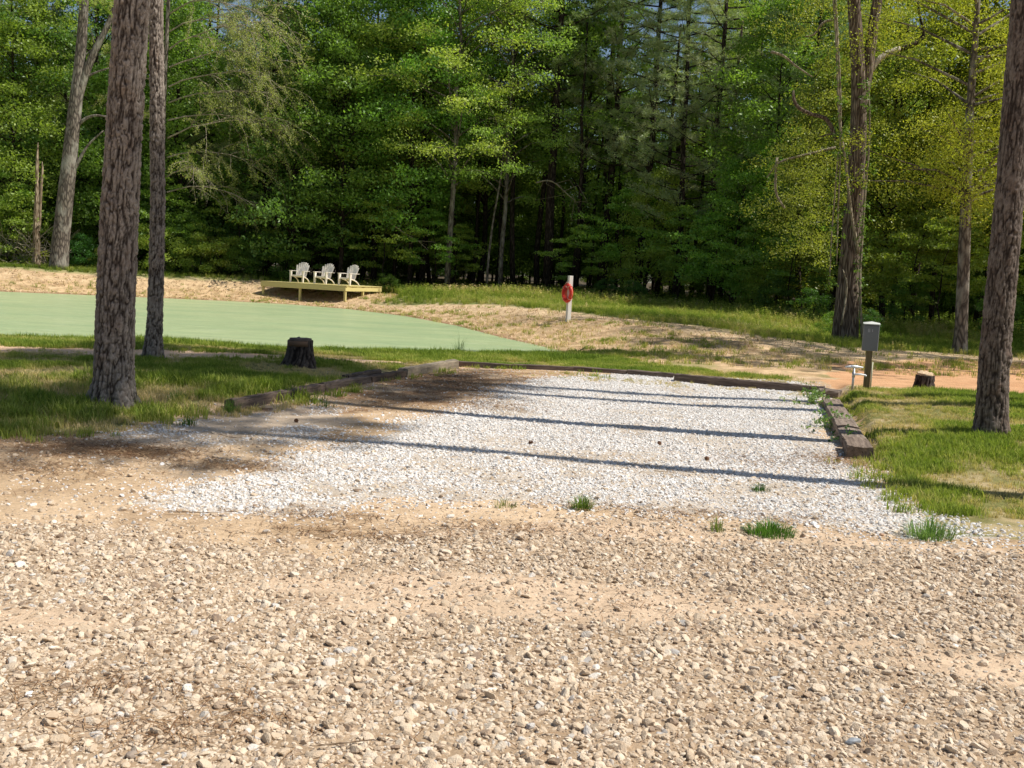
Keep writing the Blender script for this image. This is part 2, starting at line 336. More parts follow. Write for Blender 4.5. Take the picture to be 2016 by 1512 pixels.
def stone_material(name, stops, dirt):
    m, t, b = new_mat(name, .9, .2)
    c = ramp(t, attr(t, 'itone', 'INSTANCER'), stops); co = objco(t)
    n = noise(t, co, 1.6, 4); c = mixc(t, ramp(t, n, [(.45, (0, 0, 0)), (.8, (.6, .6, .6))]), c, dirt)
    t.links.new(c, b.inputs['Base Color']); bump(t, b, noise(t, co, 5, 3), .35, .2); return m
STONE_TAN = stone_material('tan_crushed_stone', [(0, (.16, .12, .09)), (.06, (.30, .22, .16)), (.3, (.49, .39, .28)), (.62, (.62, .505, .375)), (.85, (.70, .60, .47)), (.94, (.50, .48, .45)), (1, (.86, .80, .70))], (.52, .36, .22))
STONE_WHITE = stone_material('white_crushed_stone', [(0, (.36, .30, .25)), (.18, (.52, .49, .46)), (.5, (.66, .645, .62)), (.88, (.80, .79, .77)), (1, (.66, .52, .42))], (.68, .60, .50))

# ------------------------------------------------------------------ ground sheet
def axis(fine0, fine1, step, mid, ms, far, lo=None):
    a = list(np.arange(fine0, fine1, step)); b = list(np.arange(fine1, mid, ms)) ; c = []
    v = b[-1] + ms if b else fine1; s = ms
    while v < far: c.append(v); s *= 1.25; v += s
    return a + b + c + [far]
ys = np.array(sorted(set([-300., -120, -50, -20, -8, -3, 0, 1.2, 2.0] + [round(v, 3) for v in axis(2.5, 20, .055, 56, .14, 900)])))
xr = axis(0, 10.0, .06, 26, .2, 900)
xs = np.array(sorted(set([round(-v, 3) for v in xr] + [round(v, 3) for v in xr])))
GX, GY = np.meshgrid(xs, ys); gx, gy = GX.ravel(), GY.ravel()
gz = height(gx, gy); gz = gz + sst(120, 500, np.hypot(gx, gy)) * 2
Z = zones(gx, gy)
na = fbm(gx * .8, gy * .8, 41); nb = fbm(gx * 3.1, gy * 3.1, 43, 3); nc = fbm(gx * 9, gy * 9, 47, 2)
def C(*c): return np.array(c)[None, :]
def lerp(a, b, f): return a * (1 - f[:, None]) + b * f[:, None]
col = lerp(C(.47, .335, .205), C(.60, .45, .30), sst(.3, .7, na))                      # bare sandy dirt
col = lerp(col, C(.30, .20, .12), sst(.62, .8, nb) * .5)
straw = lerp(C(.20, .115, .06), C(.36, .22, .12), nc)
pile = inpoly(gx + (nb - .5) * 1.4, gy + (na - .5) * 2.5, PG([(560, 800), (770, 745), (900, 722), (1120, 738), (1000, 768), (930, 792), (700, 815)])) * 1.0
pile = np.maximum(pile, inpoly(gx + (nb - .5) * 1.2, gy + (na - .5) * 1.5, PG([(0, 920), (0, 880), (300, 868), (420, 885), (300, 905)])) * .7)
col = lerp(col, straw, pile * sst(.35, .6, nb) * .85)
col = lerp(col, lerp(lerp(C(.31, .22, .14), C(.48, .36, .245), nb), C(.60, .455, .32), sst(.54, .68, fbm(gx * .38 + 5, gy * 2.1, 61))), Z['tan'])
col = lerp(col, lerp(C(.44, .37, .29), C(.58, .52, .45), nb), np.clip(Z['white'] + Z['white2'] * .5, 0, 1))
lawn_soil = lerp(C(.17, .17, .055), C(.44, .35, .20), sst(.42, .6, na * .6 + nb * .4))
col = lerp(col, lawn_soil, Z['lawn'])
facec = lerp(C(.42, .285, .16), C(.62, .45, .27), sst(.3, .7, nb)); facec = lerp(facec, C(.30, .24, .12), sst(.5, .8, nc) * .6)
facec = lerp(facec, C(.24, .24, .09), sst(.58, .70, na) * sst(28, 24, gy) * .6)
col = lerp(col, facec, Z['face'])
fieldc = lerp(C(.17, .20, .06), C(.36, .31, .16), sst(.4, .75, nb)); col = lerp(col, fieldc, Z['field'])
col = lerp(col, lerp(C(.50, .27, .14), C(.62, .38, .215), nb), np.clip(Z['clay'] * (1 - Z['lawn']), 0, 1))
col = lerp(col, lerp(C(.66, .44, .28), C(.76, .56, .38), nb), np.clip(Z['path'], 0, 1))
col = lerp(col, lerp(C(.52, .38, .23), C(.66, .50, .32), nb), Z['track'] * sst(.25, .5, nb + .12) * np.where(gx < -5, .45, 1.0))
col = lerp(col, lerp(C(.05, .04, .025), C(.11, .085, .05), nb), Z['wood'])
col = lerp(col, C(.22, .12, .07), Z['wet'] * .8)
ny, nx = len(ys), len(xs)
ii = (np.arange(ny - 1)[:, None] * nx + np.arange(nx - 1)[None]).ravel()
gm, gt, gb = new_mat('ground', .95, .15)
gc = attr(gt, 'soil', out='Color'); gco = objco(gt)
g1 = noise(gt, gco, 26, 6, .75); g2 = noise(gt, gco, 3, 5, .6)
gc2 = mixc(gt, 1, gc, ramp(gt, g1, [(.25, (.62, .60, .57)), (.5, (1, 1, 1)), (.75, (1.22, 1.2, 1.16))]), 'MULTIPLY')
gc2 = mixc(gt, 1, gc2, ramp(gt, g2, [(.3, (.85, .83, .8)), (.7, (1.08, 1.08, 1.08))]), 'MULTIPLY')
gt.links.new(gc2, gb.inputs['Base Color']); bump(gt, gb, g1, .6, .03)
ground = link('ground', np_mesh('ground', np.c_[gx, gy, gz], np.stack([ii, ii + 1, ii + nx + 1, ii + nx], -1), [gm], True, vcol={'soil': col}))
ground['kind'] = 'structure'

# ------------------------------------------------------------------ pond
wm, wt, wb = new_mat('milky_green_water', .25, .2)
wco = objco(wt, (1, 2.6, 1)); w1 = noise(wt, wco, 1.3, 5, .6); w2 = noise(wt, objco(wt, (.16, .55, 1)), 1, 5, .7); w3 = noise(wt, objco(wt, (.7, 3.2, 1)), 1.6, 5, .7)
wc = mixc(wt, ramp(wt, w2, [(.35, (0, 0, 0)), (.65, (1, 1, 1))]), (.325, .43, .235), (.42, .495, .275))  # lighter and darker green mottles stand in for reflections
wc = mixc(wt, 1, wc, ramp(wt, w3, [(.3, (.88, .89, .9)), (.5, (1, 1, 1)), (.7, (1.1, 1.1, 1.1))]), 'MULTIPLY')  # light and dark ripple streaks painted into the water colour
wc = mixc(wt, ramp(wt, w1, [(.56, (0, 0, 0)), (.72, (.6, .6, .6))]), wc, (.49, .56, .37))  # pale ripple glints painted into the water colour
wt.links.new(wc, wb.inputs['Base Color']); bump(wt, wb, noise(wt, objco(wt, (2.2, 6, 1)), 2.0, 4, .6), .6, .06)
wg = [(-75, 14), (3, 14), (3, 56), (-75, 56)]
pond = link('pond_water', np_mesh('pond_water', [(a, b, ZW) for a, b in wg], np.array([(0, 1, 2, 3)]), [wm])); pond['kind'] = 'structure'

# ------------------------------------------------------------------ scattering of uncountable stuff
rng = np.random.default_rng(7)
def proto_collection(name, meshes):
    c = bpy.data.collections.new(name)
    for i, me in enumerate(meshes):
        o = bpy.data.objects.new('%s_%02d' % (name, i), me); c.objects.link(o)
    return c
def scatter(name, P, rot, scl, idx, tone, coll, label, cat):
    me = bpy.data.meshes.new(name); n = len(P); me.vertices.add(n); me.vertices.foreach_set('co', np.asarray(P, np.float32).ravel())
    for k, v, ty, f in (('rot', rot, 'FLOAT_VECTOR', 'vector'), ('scl', scl, 'FLOAT_VECTOR', 'vector'), ('idx', idx, 'INT', 'value'), ('itone', tone, 'FLOAT', 'value')):
        a = me.attributes.new(k, ty, 'POINT'); a.data.foreach_set(f, np.ascontiguousarray(v, np.int32 if ty == 'INT' else np.float32).ravel())
    o = link(name, me)
    g = bpy.data.node_groups.new(name + '_scatter', 'GeometryNodeTree')
    g.interface.new_socket('Geometry', in_out='INPUT', socket_type='NodeSocketGeometry'); g.interface.new_socket('Geometry', in_out='OUTPUT', socket_type='NodeSocketGeometry')
    gi, go = g.nodes.new('NodeGroupInput'), g.nodes.new('NodeGroupOutput')
    ci = g.nodes.new('GeometryNodeCollectionInfo'); ci.inputs['Collection'].default_value = coll; ci.inputs['Separate Children'].default_value = True; ci.inputs['Reset Children'].default_value = True
    ip = g.nodes.new('GeometryNodeInstanceOnPoints'); ip.inputs['Pick Instance'].default_value = True
    def na_(nm, ty):
        a = g.nodes.new('GeometryNodeInputNamedAttribute'); a.data_type = ty; a.inputs['Name'].default_value = nm; return a.outputs['Attribute']
    e2r = g.nodes.new('FunctionNodeEulerToRotation'); g.links.new(na_('rot', 'FLOAT_VECTOR'), e2r.inputs[0])
    g.links.new(gi.outputs[0], ip.inputs['Points']); g.links.new(ci.outputs[0], ip.inputs['Instance'])
    g.links.new(na_('idx', 'INT'), ip.inputs['Instance Index']); g.links.new(e2r.outputs[0], ip.inputs['Rotation']); g.links.new(na_('scl', 'FLOAT_VECTOR'), ip.inputs['Scale'])
    g.links.new(ip.outputs[0], go.inputs[0])
    md = o.modifiers.new('scatter', 'NODES'); md.node_group = g
    o['kind'] = 'stuff'; o['label'] = label; o['category'] = cat
    return o
def spots(x0, x1, y0, y1, dens):
    n = int((x1 - x0) * (y1 - y0) * dens); return rng.uniform(x0, x1, n), rng.uniform(y0, y1, n)

# stones ----------------------------------------------------------
def ico(sub):
    import bmesh
    bm = bmesh.new(); bmesh.ops.create_icosphere(bm, subdivisions=sub, radius=1); bm.verts.ensure_lookup_table()
    V = np.array([v.co[:] for v in bm.verts]); F = np.array([[v.index for v in f.verts] for f in bm.faces]); bm.free(); return V, F
ICO1, ICO2 = ico(1), ico(2)
def stone_shape(r, V0=None, cuts=9):
    V = (ICO2[0] if V0 is None else V0).copy()
    for _ in range(cuts):
        n = r.normal(size=3); n /= np.linalg.norm(n); d = r.uniform(.5, .85); k = V @ n
        V = V - np.outer(np.maximum(k - d, 0), n)
    V *= np.array([r.uniform(.8, 1.15), r.uniform(.65, .95), r.uniform(.38, .68)]); return V
def stone_meshes(mat, pref, n=9):
    r = np.random.default_rng(5); out = []
    for i in range(n): out.append(np_mesh(pref + str(i), stone_shape(r), ICO2[1], [mat]))
    return out
def stone_scatter(name, x, y, size, coll, n, tone, label):
    z = height(x, y); s = np.c_[size, size, size] * rng.uniform(.85, 1.15, (len(x), 3))
    rot = np.c_[rng.normal(0, .45, len(x)), rng.normal(0, .45, len(x)), rng.uniform(0, 6.28, len(x))]
    return scatter(name, np.c_[x, y, z + size * rng.uniform(-.35, .2, len(x))], rot, s, rng.integers(0, n, len(x)), tone, coll, label, 'gravel')
inview = lambda x, y, m=1.3: np.abs(x) < .53 * y + m
ctan = proto_collection('tan_stone', stone_meshes(STONE_TAN, 'tan_stone')); cwh = proto_collection('white_stone', stone_meshes(STONE_WHITE, 'white_stone'))
x, y = spots(-6.5, 6.5, 2.6, 9.5, 5400)
k = inview(x, y, 1.0); x, y = x[k], y[k]
zz = zones(x + rng.normal(0, .12, len(x)), y + rng.normal(0, .16, len(x))); dirtp = sst(.54, .68, fbm(x * .38 + 5, y * 2.1, 61))
dens = zz['tan'] * (1 - .72 * dirtp) + (1 - zz['tan']) * (1 - zz['lawn']) * .10
k = rng.random(len(x)) < dens * np.clip(1.25 - y * .07, .3, 1); x, y = x[k], y[k]
sz = np.clip(rng.lognormal(math.log(.0094), .54, len(x)), .0032, .034)
stone_scatter('tan_gravel', x, y, sz, ctan, 9, rng.beta(1.7, 1.6, len(x)), 'loose tan crushed limestone gravel covering the near drive')
x, y = spots(-6, 7.5, 6.2, 19, 3100)
k = inview(x, y, .8); x, y = x[k], y[k]; zz = zones(x + rng.normal(0, .2, len(x)), y + rng.normal(0, .22, len(x)))
pn = fbm(x * 1.5, y * 1.5, 71)
dens = zz['white'] * (1 - .75 * sst(.54, .68, pn)) + zz['white2'] * .35 * sst(.4, .6, pn) + (1 - zz['lawn']) * .025
dens = np.clip(dens, 0, 1) * (y < 18.5) * (x < xon(TR_LINE, y) + .05 + (y < 10.4) * 9) * np.where(y > TL_LINE[0][1], x > xon(TL_LINE, y) + .1, 1)
k = rng.random(len(x)) < dens; x, y = x[k], y[k]
sz = np.clip(rng.lognormal(math.log(.0112), .38, len(x)), .0045, .027)
stone_scatter('white_gravel', x, y, sz, cwh, 9, rng.beta(2.5, 1.6, len(x)), 'bright white crushed stone spread over the parking pad')

# grass -----------------------------------------------------------
def tuft(r, n, h, spread, w, lean=.5):
    V = []; F = []; T = []
    for i in range(n):
        a = r.uniform(0, 6.28); b = r.uniform(0, 6.28); rr = spread * math.sqrt(r.random()); L = h * r.uniform(.55, 1.1); le = lean * r.uniform(.2, 1)
        base = np.array([rr * math.cos(a), rr * math.sin(a), -.01]); d = np.array([math.cos(b), math.sin(b), 0]); s = np.array([-math.sin(b), math.cos(b), 0]) * w * r.uniform(.7, 1.2)
        p1 = base + d * L * le * .25 + np.array([0, 0, L * .55]); p2 = base + d * L * le * .85 + np.array([0, 0, L * (1 - .25 * le)])
        k = len(V); V += [base - s, base + s, p1 - s * .8, p1 + s * .8, p2]; F.append((k, k + 1, k + 3, k + 2)); T.append((k + 2, k + 3, k + 4))
    tn = np.repeat(r.random(n), 5); return np.array(V), [np.array(F), np.array(T)], tn
def tuft_meshes(pref, mat, n, *a, seed=3):
    r = np.random.default_rng(seed); o = []
    for i in range(n):
        V, F, tn = tuft(r, *a); o.append(np_mesh(pref + str(i), V, F, [mat], vattr={'tone': tn}))
    return o
def weed_mesh(r, h, n, mat, name):
    """stalk with small leaves up it"""
    V = []; F = []; tn = []
    for s_ in range(3):
        b = r.uniform(0, 6.28); top = np.array([math.cos(b) * .25 * h, math.sin(b) * .25 * h, h * r.uniform(.7, 1.1)])
        for i in range(n):
            t = r.uniform(.1, 1); p = top * t; a = r.uniform(0, 6.28); L = h * .2 * r.uniform(.6, 1.2) * (1.2 - t * .6)
            d = np.array([math.cos(a), math.sin(a), r.uniform(-.2, .6)]); q = np.array([-math.sin(a), math.cos(a), 0]) * L * .28
            k = len(V); V += [p, p + d * L * .5 + q, p + d * L, p + d * L * .5 - q]; F.append((k, k + 1, k + 2, k + 3)); tn += [r.random()] * 4
    return np_mesh(name, V, np.array(F), [mat], vattr={'tone': tn})
cg = proto_collection('grass_tuft', tuft_meshes('grass_tuft', GRASSM, 6, 16, .11, .07, .0042, .8))
r5 = np.random.default_rng(9)
cw = proto_collection('weed_stalk', tuft_meshes('tall_tuft', GRASSM, 3, 22, .34, .14, .006, .7, seed=8) + [weed_mesh(r5, .38, 16, GRASSM, 'weed_leafy%d' % i) for i in range(4)])
def grass_scatter(name, x, y, s, coll, n, tone, label, zs=1.0, idx=None):
    z = height(x, y); S3 = np.c_[s, s, s * zs]
    rot = np.c_[rng.normal(0, .08, len(x)), rng.normal(0, .08, len(x)), rng.uniform(0, 6.28, len(x))]
    return scatter(name, np.c_[x, y, z], rot, S3, rng.integers(0, n, len(x)) if idx is None else idx, tone, coll, label, 'grass')
# lawns
x, y = spots(-14, 14, 7.5, 25.5, 420)
k = np.abs(x) < .55 * y + 1.5; x, y = x[k], y[k]; zz = zones(x + rng.normal(0, .16, len(x)), y + rng.normal(0, .16, len(x)))
pn = fbm(x * .9, y * .9, 81); pf = fbm(x * 3, y * 3, 83, 2)
bare = sst(.43, .57, pn * .6 + pf * .4 + np.where((x > 3) & (y < 18), -.03, 0))
dens = zz['lawn'] * (1 - .4 * bare) * (1 - zz['path']) * (~inpoly(x, y, POND))
bank = (pdist(x, y, POND) < 2.2); dens = np.where(bank & (y < 25), np.maximum(dens, .85 * (1 - zz['path']) * (~inpoly(x, y, POND)) * (x < 1.4)), dens)
dens += (zz['lawn'] < .5) * (pdist(x, y, TL_LINE + [(TR_LINE[1][0], TR_LINE[1][1])], False) < .5) * .25 * (y > 9) * (pf > .5)
k = rng.random(len(x)) < dens; x, y, pf, pn, bk, bare = x[k], y[k], pf[k], pn[k], bank[k], bare[k] * (~bank[k])
tone = np.clip(.55 + np.where(x > 3, .08, 0) + (pn - .5) * 1.5 + (pf - .5) * .5 + rng.normal(0, .11, len(x)) - bk * .12 + bare * .3, 0, 1)
sc_ = rng.uniform(.55, 1.1, len(x)) * (1 + .55 * bk) * np.where((x > 3) & (y < 17), .95, 1) * (1 - .45 * bare) * np.where(pn < .45, 1.15, .85) * np.where((x < 0) & (y < 12.5), 1.7, 1)
grass_scatter('lawn_grass', x, y, sc_, cg, 6, tone, 'short patchy green lawn grass round the parking pad and along the near bank')
# dam face and far banks: sparse
x, y = spots(-32, 16, 21, 56, 38)
zz = zones(x, y); pn = fbm(x * .5, y * .5, 91); pf = fbm(x * 2, y * 2, 93, 2)
out = ~inpoly(x, y, POND)
dens = zz['face'] * (.14 + .86 * sst(.54, .68, pn * .5 + pf * .5)) * (1 - zz['track'] * .8) * out
k = (rng.random(len(x)) < dens) & (zz['field'] < .5); x, y, pf = x[k], y[k], pf[k]
grass_scatter('bank_grass', x, y, rng.uniform(.7, 1.7, len(x)), cg, 6, np.clip(.78 + rng.normal(0, .16, len(x)) - (pf - .5) * 1.2, 0, 1), 'sparse straw and green grass growing on the sandy dam face')
# field behind the dam
x, y = spots(-40, 34, 20, 58, 42)
zz = zones(x, y); pn = fbm(x * .4, y * .4, 95); pf = fbm(x * 1.7, y * 1.7, 97, 2)
k = (zz['field'] > .5) & (zz['wood'] < .5) & ~((x > -14) & (x < -6.2) & (y > 48.5) & (y < 53.5)) & (rng.random(len(x)) < (1 - zz['track'] * .85) * (.45 + .55 * sst(.35, .6, pf))) & (np.abs(x) < .56 * y + 3)
x, y, pn, pf = x[k], y[k], pn[k], pf[k]
de = wood_edge(x) - y; tall = sst(9, 3, de) * sst(-14, -8, x)
s_ = rng.uniform(.4, .9, len(x)) * (1 + 1.0 * tall)
idx = np.where(rng.random(len(x)) < .35 + .3 * tall, rng.integers(3, 7, len(x)), rng.integers(0, 3, len(x)))
grass_scatter('field_weeds', x, y, s_, cw, 7, np.clip(.45 + (pn - .5) * 1.2 + rng.normal(0, .18, len(x)) + .14 * tall, 0, 1), 'knee high weeds and wild grass between the dam and the wood', idx=idx)
# forest floor growth
x, y = spots(-45, 45, 38, 66, 5)
k = (y > wood_edge(x) - .5) & (np.abs(x) < .56 * y + 3); x, y = x[k], y[k]
grass_scatter('undergrowth', x, y, rng.uniform(.8, 2.2, len(x)), cw, 7, rng.uniform(0, .5, len(x)), 'dark green undergrowth on the floor of the wood', idx=rng.integers(3, 7, len(x)))

# pine straw and litter on gravel ----------------------------------
STRAWM, stt, sb = new_mat('pine_straw', .8, .2); stt.links.new(ramp(stt, attr(stt, 'tone'), [(0, (.10, .05, .025)), (.6, (.28, .16, .08)), (1, (.48, .34, .2))]), sb.inputs['Base Color'])
def straw(cx, cy, n, sx, sy, L=.13, w=.0016):
    x = cx + rng.normal(0, sx, n); y = cy + rng.normal(0, sy, n); return x, y, np.full(n, L) * rng.uniform(.5, 1.2, n), np.full(n, w)
SP = [(*G(250, 1345), 1500, .20, .09), (*G(60, 1370), 500, .08, .07), (*G(300, 1440), 1300, .16, .07), (*G(490, 1420), 700, .1, .06), (*G(430, 1370), 400, .12, .05), (*G(1230, 1200), 250, .2, .1),
      (*G(700, 1050), 500, .4, .1), (*G(620, 1010), 300, .3, .1), (*G(150, 880), 1800, .5, .25), (*G(260, 890), 1500, .3, .15), (*G(900, 745), 3500, .8, .9), (*G(760, 790), 2200, .7, .6), (*G(860, 765), 2600, .6, .9),
      (*G(450, 915), 700, .3, .15), (*G(60, 920), 900, .4, .2), (*G(1640, 905), 700, .2, .3), (*G(1500, 905), 300, .35, .2), (*G(980, 800), 500, .4, .3), (*G(1330, 1010), 500, .6, .12), (*G(1000, 1040), 400, .5, .1)]
xx, yy, ll, ww = [np.concatenate(v) for v in zip(*[straw(a, b, n, sx, sy, w=.0010 + .00018 * b) for a, b, n, sx, sy in [(q[0], q[1], int(q[2] * (.11 if q[1] < 6 else .7)), q[3], q[4]) for q in SP]])]
# strewn singles
ns = 5000; xs_, ys_ = rng.uniform(-5, 5, ns), rng.uniform(3, 13, ns); xx = np.r_[xx, xs_]; yy = np.r_[yy, ys_]; ll = np.r_[ll, rng.uniform(.05, .14, ns)]; ww = np.r_[ww, np.full(ns, .0018)]
k = (zones(xx, yy)['lawn'] < .5); xx, yy, ll, ww = xx[k], yy[k], ll[k], ww[k]; n = len(xx)
a = rng.uniform(0, 6.28, n); z0 = height(xx, yy) + rng.uniform(.001, .013, n); d = np.c_[np.cos(a), np.sin(a)] * ll[:, None] / 2; s = np.c_[-np.sin(a), np.cos(a)] * ww[:, None]
bend = s / ww[:, None] * (rng.normal(0, .012, n))[:, None]
c0 = np.c_[xx, yy]; tl = rng.uniform(-.012, .012, n)
V = np.stack([np.c_[c0 - d - s, z0 - tl], np.c_[c0 - d + s, z0 - tl], np.c_[c0 + bend + s, z0 + .006], np.c_[c0 + bend - s, z0 + .006], np.c_[c0 + d + s * .5, z0 + tl], np.c_[c0 + d - s * .5, z0 + tl]], 1).reshape(-1, 3)
i6 = np.arange(n)[:, None] * 6; F = np.vstack([i6 + np.array([0, 1, 2, 3]), i6 + np.array([3, 2, 4, 5])])
st = link('pine_straw', np_mesh('pine_straw', V, F, [STRAWM], vattr={'tone': np.repeat(rng.random(n), 6)})); tag(st, 'brown fallen pine needles drifted over the gravel and dirt', 'pine straw', kind='stuff')
# straw mulch blown over the dam face
x, y = spots(-26, 12, 22, 53, 60); zz = zones(x, y); k = (zz['face'] > .5) & (zz['clay'] < .5) & ~inpoly(x, y, POND) & (rng.random(len(x)) < .7) & (np.abs(x) < .55 * y + 1); x, y = x[k], y[k]; n = len(x)
a = rng.uniform(0, 6.28, n); L = rng.uniform(.06, .2, n); s = np.c_[-np.sin(a), np.cos(a)] * .006 * (y / 25)[:, None]; d = np.c_[np.cos(a), np.sin(a)] * L[:, None] / 2; z0 = height(x, y) + .02; c0 = np.c_[x, y]; tl = rng.uniform(-.05, .06, n)
V = np.stack([np.c_[c0 - d - s, z0 - tl], np.c_[c0 - d + s, z0 - tl], np.c_[c0 + d + s, z0 + tl], np.c_[c0 + d - s, z0 + tl]], 1).reshape(-1, 3)
MULCH, mt, mb_ = new_mat('straw_mulch', .8, .2); mt.links.new(ramp(mt, attr(mt, 'tone'), [(0, (.38, .26, .15)), (.5, (.56, .41, .25)), (1, (.68, .54, .36))]), mb_.inputs['Base Color'])
ml = link('straw_mulch', np_mesh('straw_mulch', V, np.arange(n * 4).reshape(-1, 4), [MULCH], vattr={'tone': np.repeat(rng.random(n), 4)})); tag(ml, 'blown straw mulch strewn over the sandy dam face', 'straw', kind='stuff')

# ------------------------------------------------------------------ relief trunks
def cells(u, v, nu, seed):
    """F1, F2 of a jittered cell grid, wrapping in u"""
    iu, iv = np.floor(u), np.floor(v); f1 = np.full(u.shape, 9.); f2 = np.full(u.shape, 9.); hid = np.zeros(u.shape)
    for du in (-1, 0, 1):
        for dv in (-1, 0, 1):
            cu, cv = iu + du, iv + dv; w = np.mod(cu, nu)
            px = cu + .15 + .7 * _hash(w, cv, seed); py = cv + .15 + .7 * _hash(w, cv, seed + 5)
            dd = np.hypot(u - px, v - py); nw = dd < f1; f2 = np.where(nw, f1, np.minimum(f2, dd)); hid = np.where(nw, _hash(w, cv, seed + 9), hid); f1 = np.where(nw, dd, f1)
    return f1, f2, hid
def relief_trunk(name, path, rad, mat, parent, cw_=.055, ch=.15, depth=.022, step=.012, flare=0, zfine=None, seed=1, roots=5, knots=()):
    """path: list of points (relative to parent), rad: radii; bark plates displaced as real relief"""
    P = np.array([tuple(p) for p in path], float); L = np.r_[0, np.cumsum(np.linalg.norm(np.diff(P, axis=0), axis=1))]
    zf = L[-1] if zfine is None else min(zfine, L[-1])
    zs = np.r_[np.arange(0, zf, step), np.linspace(zf, L[-1], max(2, int((L[-1] - zf) / .12) + 2))] if zf < L[-1] else np.arange(0, L[-1], step)
    nth = int(2 * math.pi * max(rad) / step)
    PP = np.stack([np.interp(zs, L, P[:, i]) for i in range(3)], 1)
    # smooth centre line
    for _ in range(6): PP[1:-1] = (PP[:-2] + PP[1:-1] * 2 + PP[2:]) / 4
    R0 = np.interp(zs, L, rad); th = np.linspace(0, 2 * math.pi, nth, endpoint=False)
    TH, ZZ = np.meshgrid(th, zs); RR = np.repeat(R0[:, None], nth, 1)
    X3, Y3 = np.cos(TH) * np.mean(rad), np.sin(TH) * np.mean(rad); q = 1.0 / cw_; h_ = 1.0 / ch
    wz = (fbm3(X3 * 5, Y3 * 5, ZZ * 3, seed, 2) - .5) * 2.2
    n1 = np.abs(fbm3(X3 * q * 1.15 + wz * 1.3, Y3 * q * 1.15, ZZ * h_ * .8 + wz, seed + 3, 2) - .5) * 2
    n2 = np.abs(fbm3(X3 * q * 1.9, Y3 * q * 1.9 + wz, ZZ * h_ * 1.5, seed + 7, 2) - .5) * 2
    n4 = np.abs(fbm3(X3 * q * .7, Y3 * q * .7, ZZ * h_ * 2.4 + wz * 2, seed + 31, 2) - .5) * 2
    e = sst(.0, .24, n1) * (.4 + .6 * sst(.0, .2, n2)) * (.5 + .5 * sst(.0, .15, n4)); e2 = sst(.0, .2, n2)
    fl_ = vnoise3(X3 * q * 1.7, Y3 * q * 1.7, ZZ * h_ * 2.6, seed + 50); flake = np.floor(fl_ * 4) / 4 + .25 * sst(.6, 1, (fl_ * 4) % 1)
    fine = fbm3(X3 * q * 3, Y3 * q * 3, ZZ * q * 1.4, seed + 40, 2) - .5
    disp = depth * (e * .9 + .55 * flake * e) + fine * depth * .55
    lump = (fbm(np.cos(TH) * 1.2 + 5, ZZ * .9 + np.sin(TH) * 1.2, seed + 60, 2) - .5) * .12
    fl = flare * np.exp(-ZZ / .16) * (1 + .55 * np.cos(TH * roots + seed) + .3 * np.cos(TH * (roots - 2) + 2))
    for kz, kt, kr in knots:
        dd = np.hypot((ZZ - kz), (np.angle(np.exp(1j * (TH - kt)))) * RR); disp = disp + kr * np.exp(-(dd / .06) ** 2) - kr * 1.4 * np.exp(-(dd / .025) ** 2)
    Rf = RR * (1 + lump) + disp - depth * .6 + fl
    V = np.stack([PP[:, None, 0] + Rf * np.cos(TH), PP[:, None, 1] + Rf * np.sin(TH), np.repeat(PP[:, 2:3], nth, 1)], -1).reshape(-1, 3)
    k = len(zs); i = np.arange(k - 1)[:, None] * nth; j = np.arange(nth)[None]; j2 = (j + 1) % nth
    Q = np.stack([i + j, i + j2, i + nth + j2, i + nth + j], -1).reshape(-1, 4)
    return link(name, np_mesh(name, V, Q, [mat], True, vattr={'crack': np.clip(e * (.75 + .5 * flake) + fine * .5, 0, 1).ravel()}), parent)

# ------------------------------------------------------------------ tree parts
def leaves_at(c, r, nper, rad, size, flatn=.35, upb=.9, aspect=.55):
    """c (m,3) spray centres, rad (m,) -> leaf quads"""
    m = len(c); n = m * nper; cc = np.repeat(c, nper, 0); rr = np.repeat(rad, nper)
    p = r.normal(size=(n, 3)); p /= np.linalg.norm(p, axis=1)[:, None]; p *= (r.random(n) ** .5)[:, None]; p[:, 2] *= flatn
    p = cc + p * rr[:, None]; p[:, 2] -= .25 * ((p[:, 0] - cc[:, 0]) ** 2 + (p[:, 1] - cc[:, 1]) ** 2) / np.maximum(rr, .1)
    nn = r.normal(size=(n, 3)) * .62; nn[:, 2] += upb * .5; nn /= np.linalg.norm(nn, axis=1)[:, None]
    t = r.normal(size=(n, 3)); t -= nn * (t * nn).sum(1)[:, None]; t /= np.linalg.norm(t, axis=1)[:, None]; b = np.cross(nn, t)
    s = (size * r.uniform(.6, 1.35, n))[:, None] / 2
    V = np.stack([p - t * s, p + b * s * aspect, p + t * s, p - b * s * aspect], 1).reshape(-1, 3)
    tone = np.repeat(np.clip(r.normal(.5, .16, n) + np.repeat(r.normal(0, .16, m), nper), 0, 1), 4)
    return V, np.arange(n * 4).reshape(-1, 4), tone
